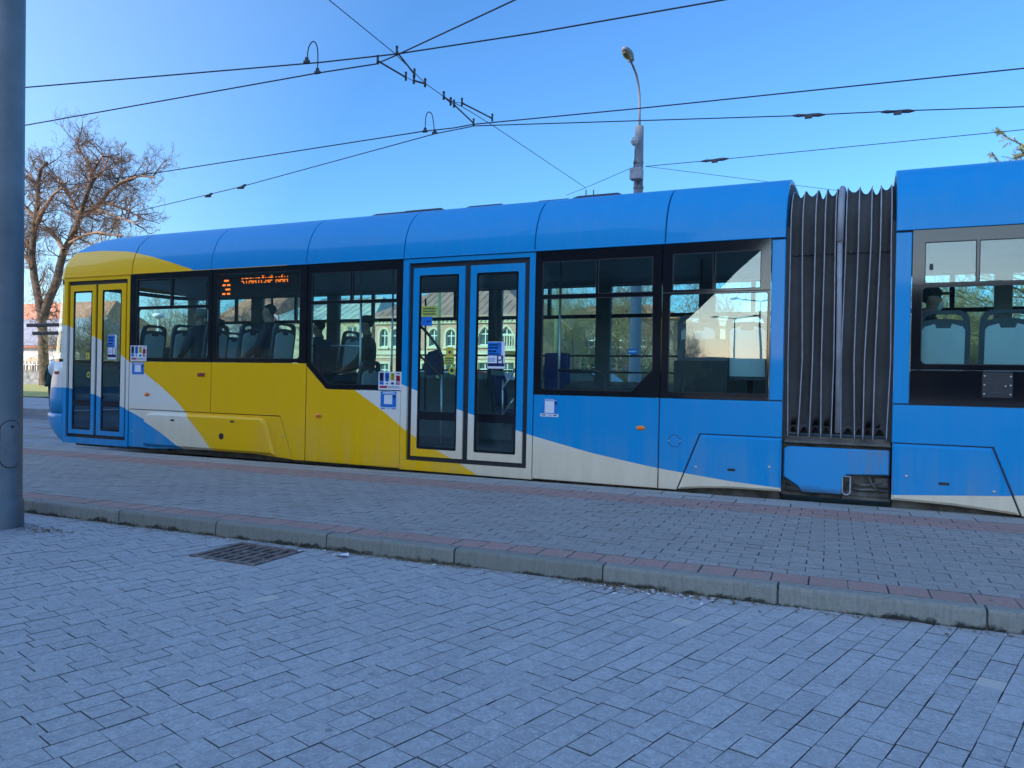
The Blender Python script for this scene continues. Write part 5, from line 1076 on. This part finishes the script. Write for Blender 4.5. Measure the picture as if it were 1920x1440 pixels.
for i, (az, d, hgt) in enumerate(((-7.0, 66, 8.2), (-8.7, 84, 8.2))):
    x, y = math.sin(R(az))*d, 16-math.cos(R(az))*d; t_ = thing('twin_arm_lamp', (x, y, 0), 'twin-armed street lamp mirrored in the last window, %s of the two' % ('nearer' if i == 0 else 'farther'), 'street lamp', 'twin-armed lamps behind the viewer'); mb = MB(); mb.tube([(x, y, 0), (x, y, hgt)], [.12, .07], 10); mb.tube([(x-1.9, y, hgt+.25), (x, y, hgt), (x+1.9, y, hgt+.25)], .05, 8); mb.build('mast', M['dark'], t_)
    for sd in (-1, 1): mb = MB(); mb.ball((x+sd*2.1, y, hgt+.28), .45, .16, .1, 12, 6); mb.build('lamp_head', M['dark'], t_)
for i, (az, d, s) in enumerate(((-12.6, 60, .62), (-11.4, 66, .55), (-4.6, 75, .5), (3.5, 80, .55))):
    o = copy_tree(P2); o.location = (math.sin(R(az))*d, 16-math.cos(R(az))*d, 0); o.scale = (s, s, s); o.rotation_euler = (0, 0, i*1.3); o['label'] = 'bare tree behind the viewer mirrored low in the rear windows'; o['group'] = 'bare trees behind the viewer'
lb = thing('low_building', (6, -82, 0), 'long low building behind the viewer along the far side of the square', 'building')
mb = MB(); mb.box(-40, 60, -90, -80, 0, 4.2); mb.box(-1, 60, -90, -79.9, 4.2, 13); mb.build('wall', M['rubber'], lb); mb = MB(); mb.box(-40.5, 60.5, -90.5, -79.5, 4.2, 4.6); mb.build('roof', M['conc'], lb)

# ---------------------------------------------------------------- light, sky, camera
SUN_EL, SUN_AZ = 24.0, 212.0
w = bpy.data.worlds.new('World'); sc.world = w; w.use_nodes = True; nt = w.node_tree; bg = nt.nodes['Background']
sky = nt.nodes.new('ShaderNodeTexSky'); sky.sky_type = 'NISHITA'; sky.sun_disc = False; sky.sun_elevation = R(SUN_EL); sky.sun_rotation = R(SUN_AZ); sky.air_density = 1.3; sky.dust_density = 0; sky.ozone_density = 8
def wn(typ, **kw):
    n = nt.nodes.new(typ)
    for k, v in kw.items(): setattr(n, k, v)
    return n
# aerosol-like sky gain added to lift the shaded ground: the sunward half of the sky is brighter and whiter than the clear-air model alone
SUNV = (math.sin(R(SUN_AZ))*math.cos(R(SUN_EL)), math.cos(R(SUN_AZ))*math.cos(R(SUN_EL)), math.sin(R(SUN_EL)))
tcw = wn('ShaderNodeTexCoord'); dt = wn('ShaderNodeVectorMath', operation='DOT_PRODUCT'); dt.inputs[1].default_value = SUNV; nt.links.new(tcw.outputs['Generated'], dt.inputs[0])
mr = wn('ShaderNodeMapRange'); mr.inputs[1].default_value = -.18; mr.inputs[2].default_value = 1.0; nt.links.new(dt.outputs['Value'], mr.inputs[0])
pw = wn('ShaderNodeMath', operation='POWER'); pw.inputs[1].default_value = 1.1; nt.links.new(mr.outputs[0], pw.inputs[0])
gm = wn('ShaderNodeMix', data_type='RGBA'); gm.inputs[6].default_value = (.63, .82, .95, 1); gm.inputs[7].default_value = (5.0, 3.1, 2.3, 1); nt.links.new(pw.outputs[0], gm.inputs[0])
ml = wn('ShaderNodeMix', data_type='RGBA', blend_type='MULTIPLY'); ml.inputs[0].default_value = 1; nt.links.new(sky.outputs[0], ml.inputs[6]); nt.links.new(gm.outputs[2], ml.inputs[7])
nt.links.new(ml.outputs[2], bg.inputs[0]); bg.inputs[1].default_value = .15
sl = bpy.data.lights.new('sun', 'SUN'); sl.energy = 3.6; sl.angle = R(.5); sl.color = (1, .93, .82); so = bpy.data.objects.new('sun', sl); col.objects.link(so)
sv = Vector((math.sin(R(SUN_AZ))*math.cos(R(SUN_EL)), math.cos(R(SUN_AZ))*math.cos(R(SUN_EL)), math.sin(R(SUN_EL)))); so.location = sv*60; so.rotation_euler = (-sv).to_track_quat('-Z', 'Y').to_euler()
cam = bpy.data.cameras.new('camera'); cam.sensor_fit = 'HORIZONTAL'; cam.sensor_width = 36; cam.lens = F/1920*36; cam.clip_start = .05; cam.clip_end = 3000
co = bpy.data.objects.new('camera', cam); col.objects.link(co); co.matrix_world = Matrix((( CR.x, CU.x, -_f.x, CAM.x), (CR.y, CU.y, -_f.y, CAM.y), (CR.z, CU.z, -_f.z, CAM.z), (0, 0, 0, 1))); sc.camera = co
sc.view_settings.view_transform = 'Standard'; sc.view_settings.look = 'None'; sc.view_settings.exposure = 0.85; sc.view_settings.gamma = 1
sc.cycles.transparent_max_bounces = 24; sc.cycles.max_bounces = 10
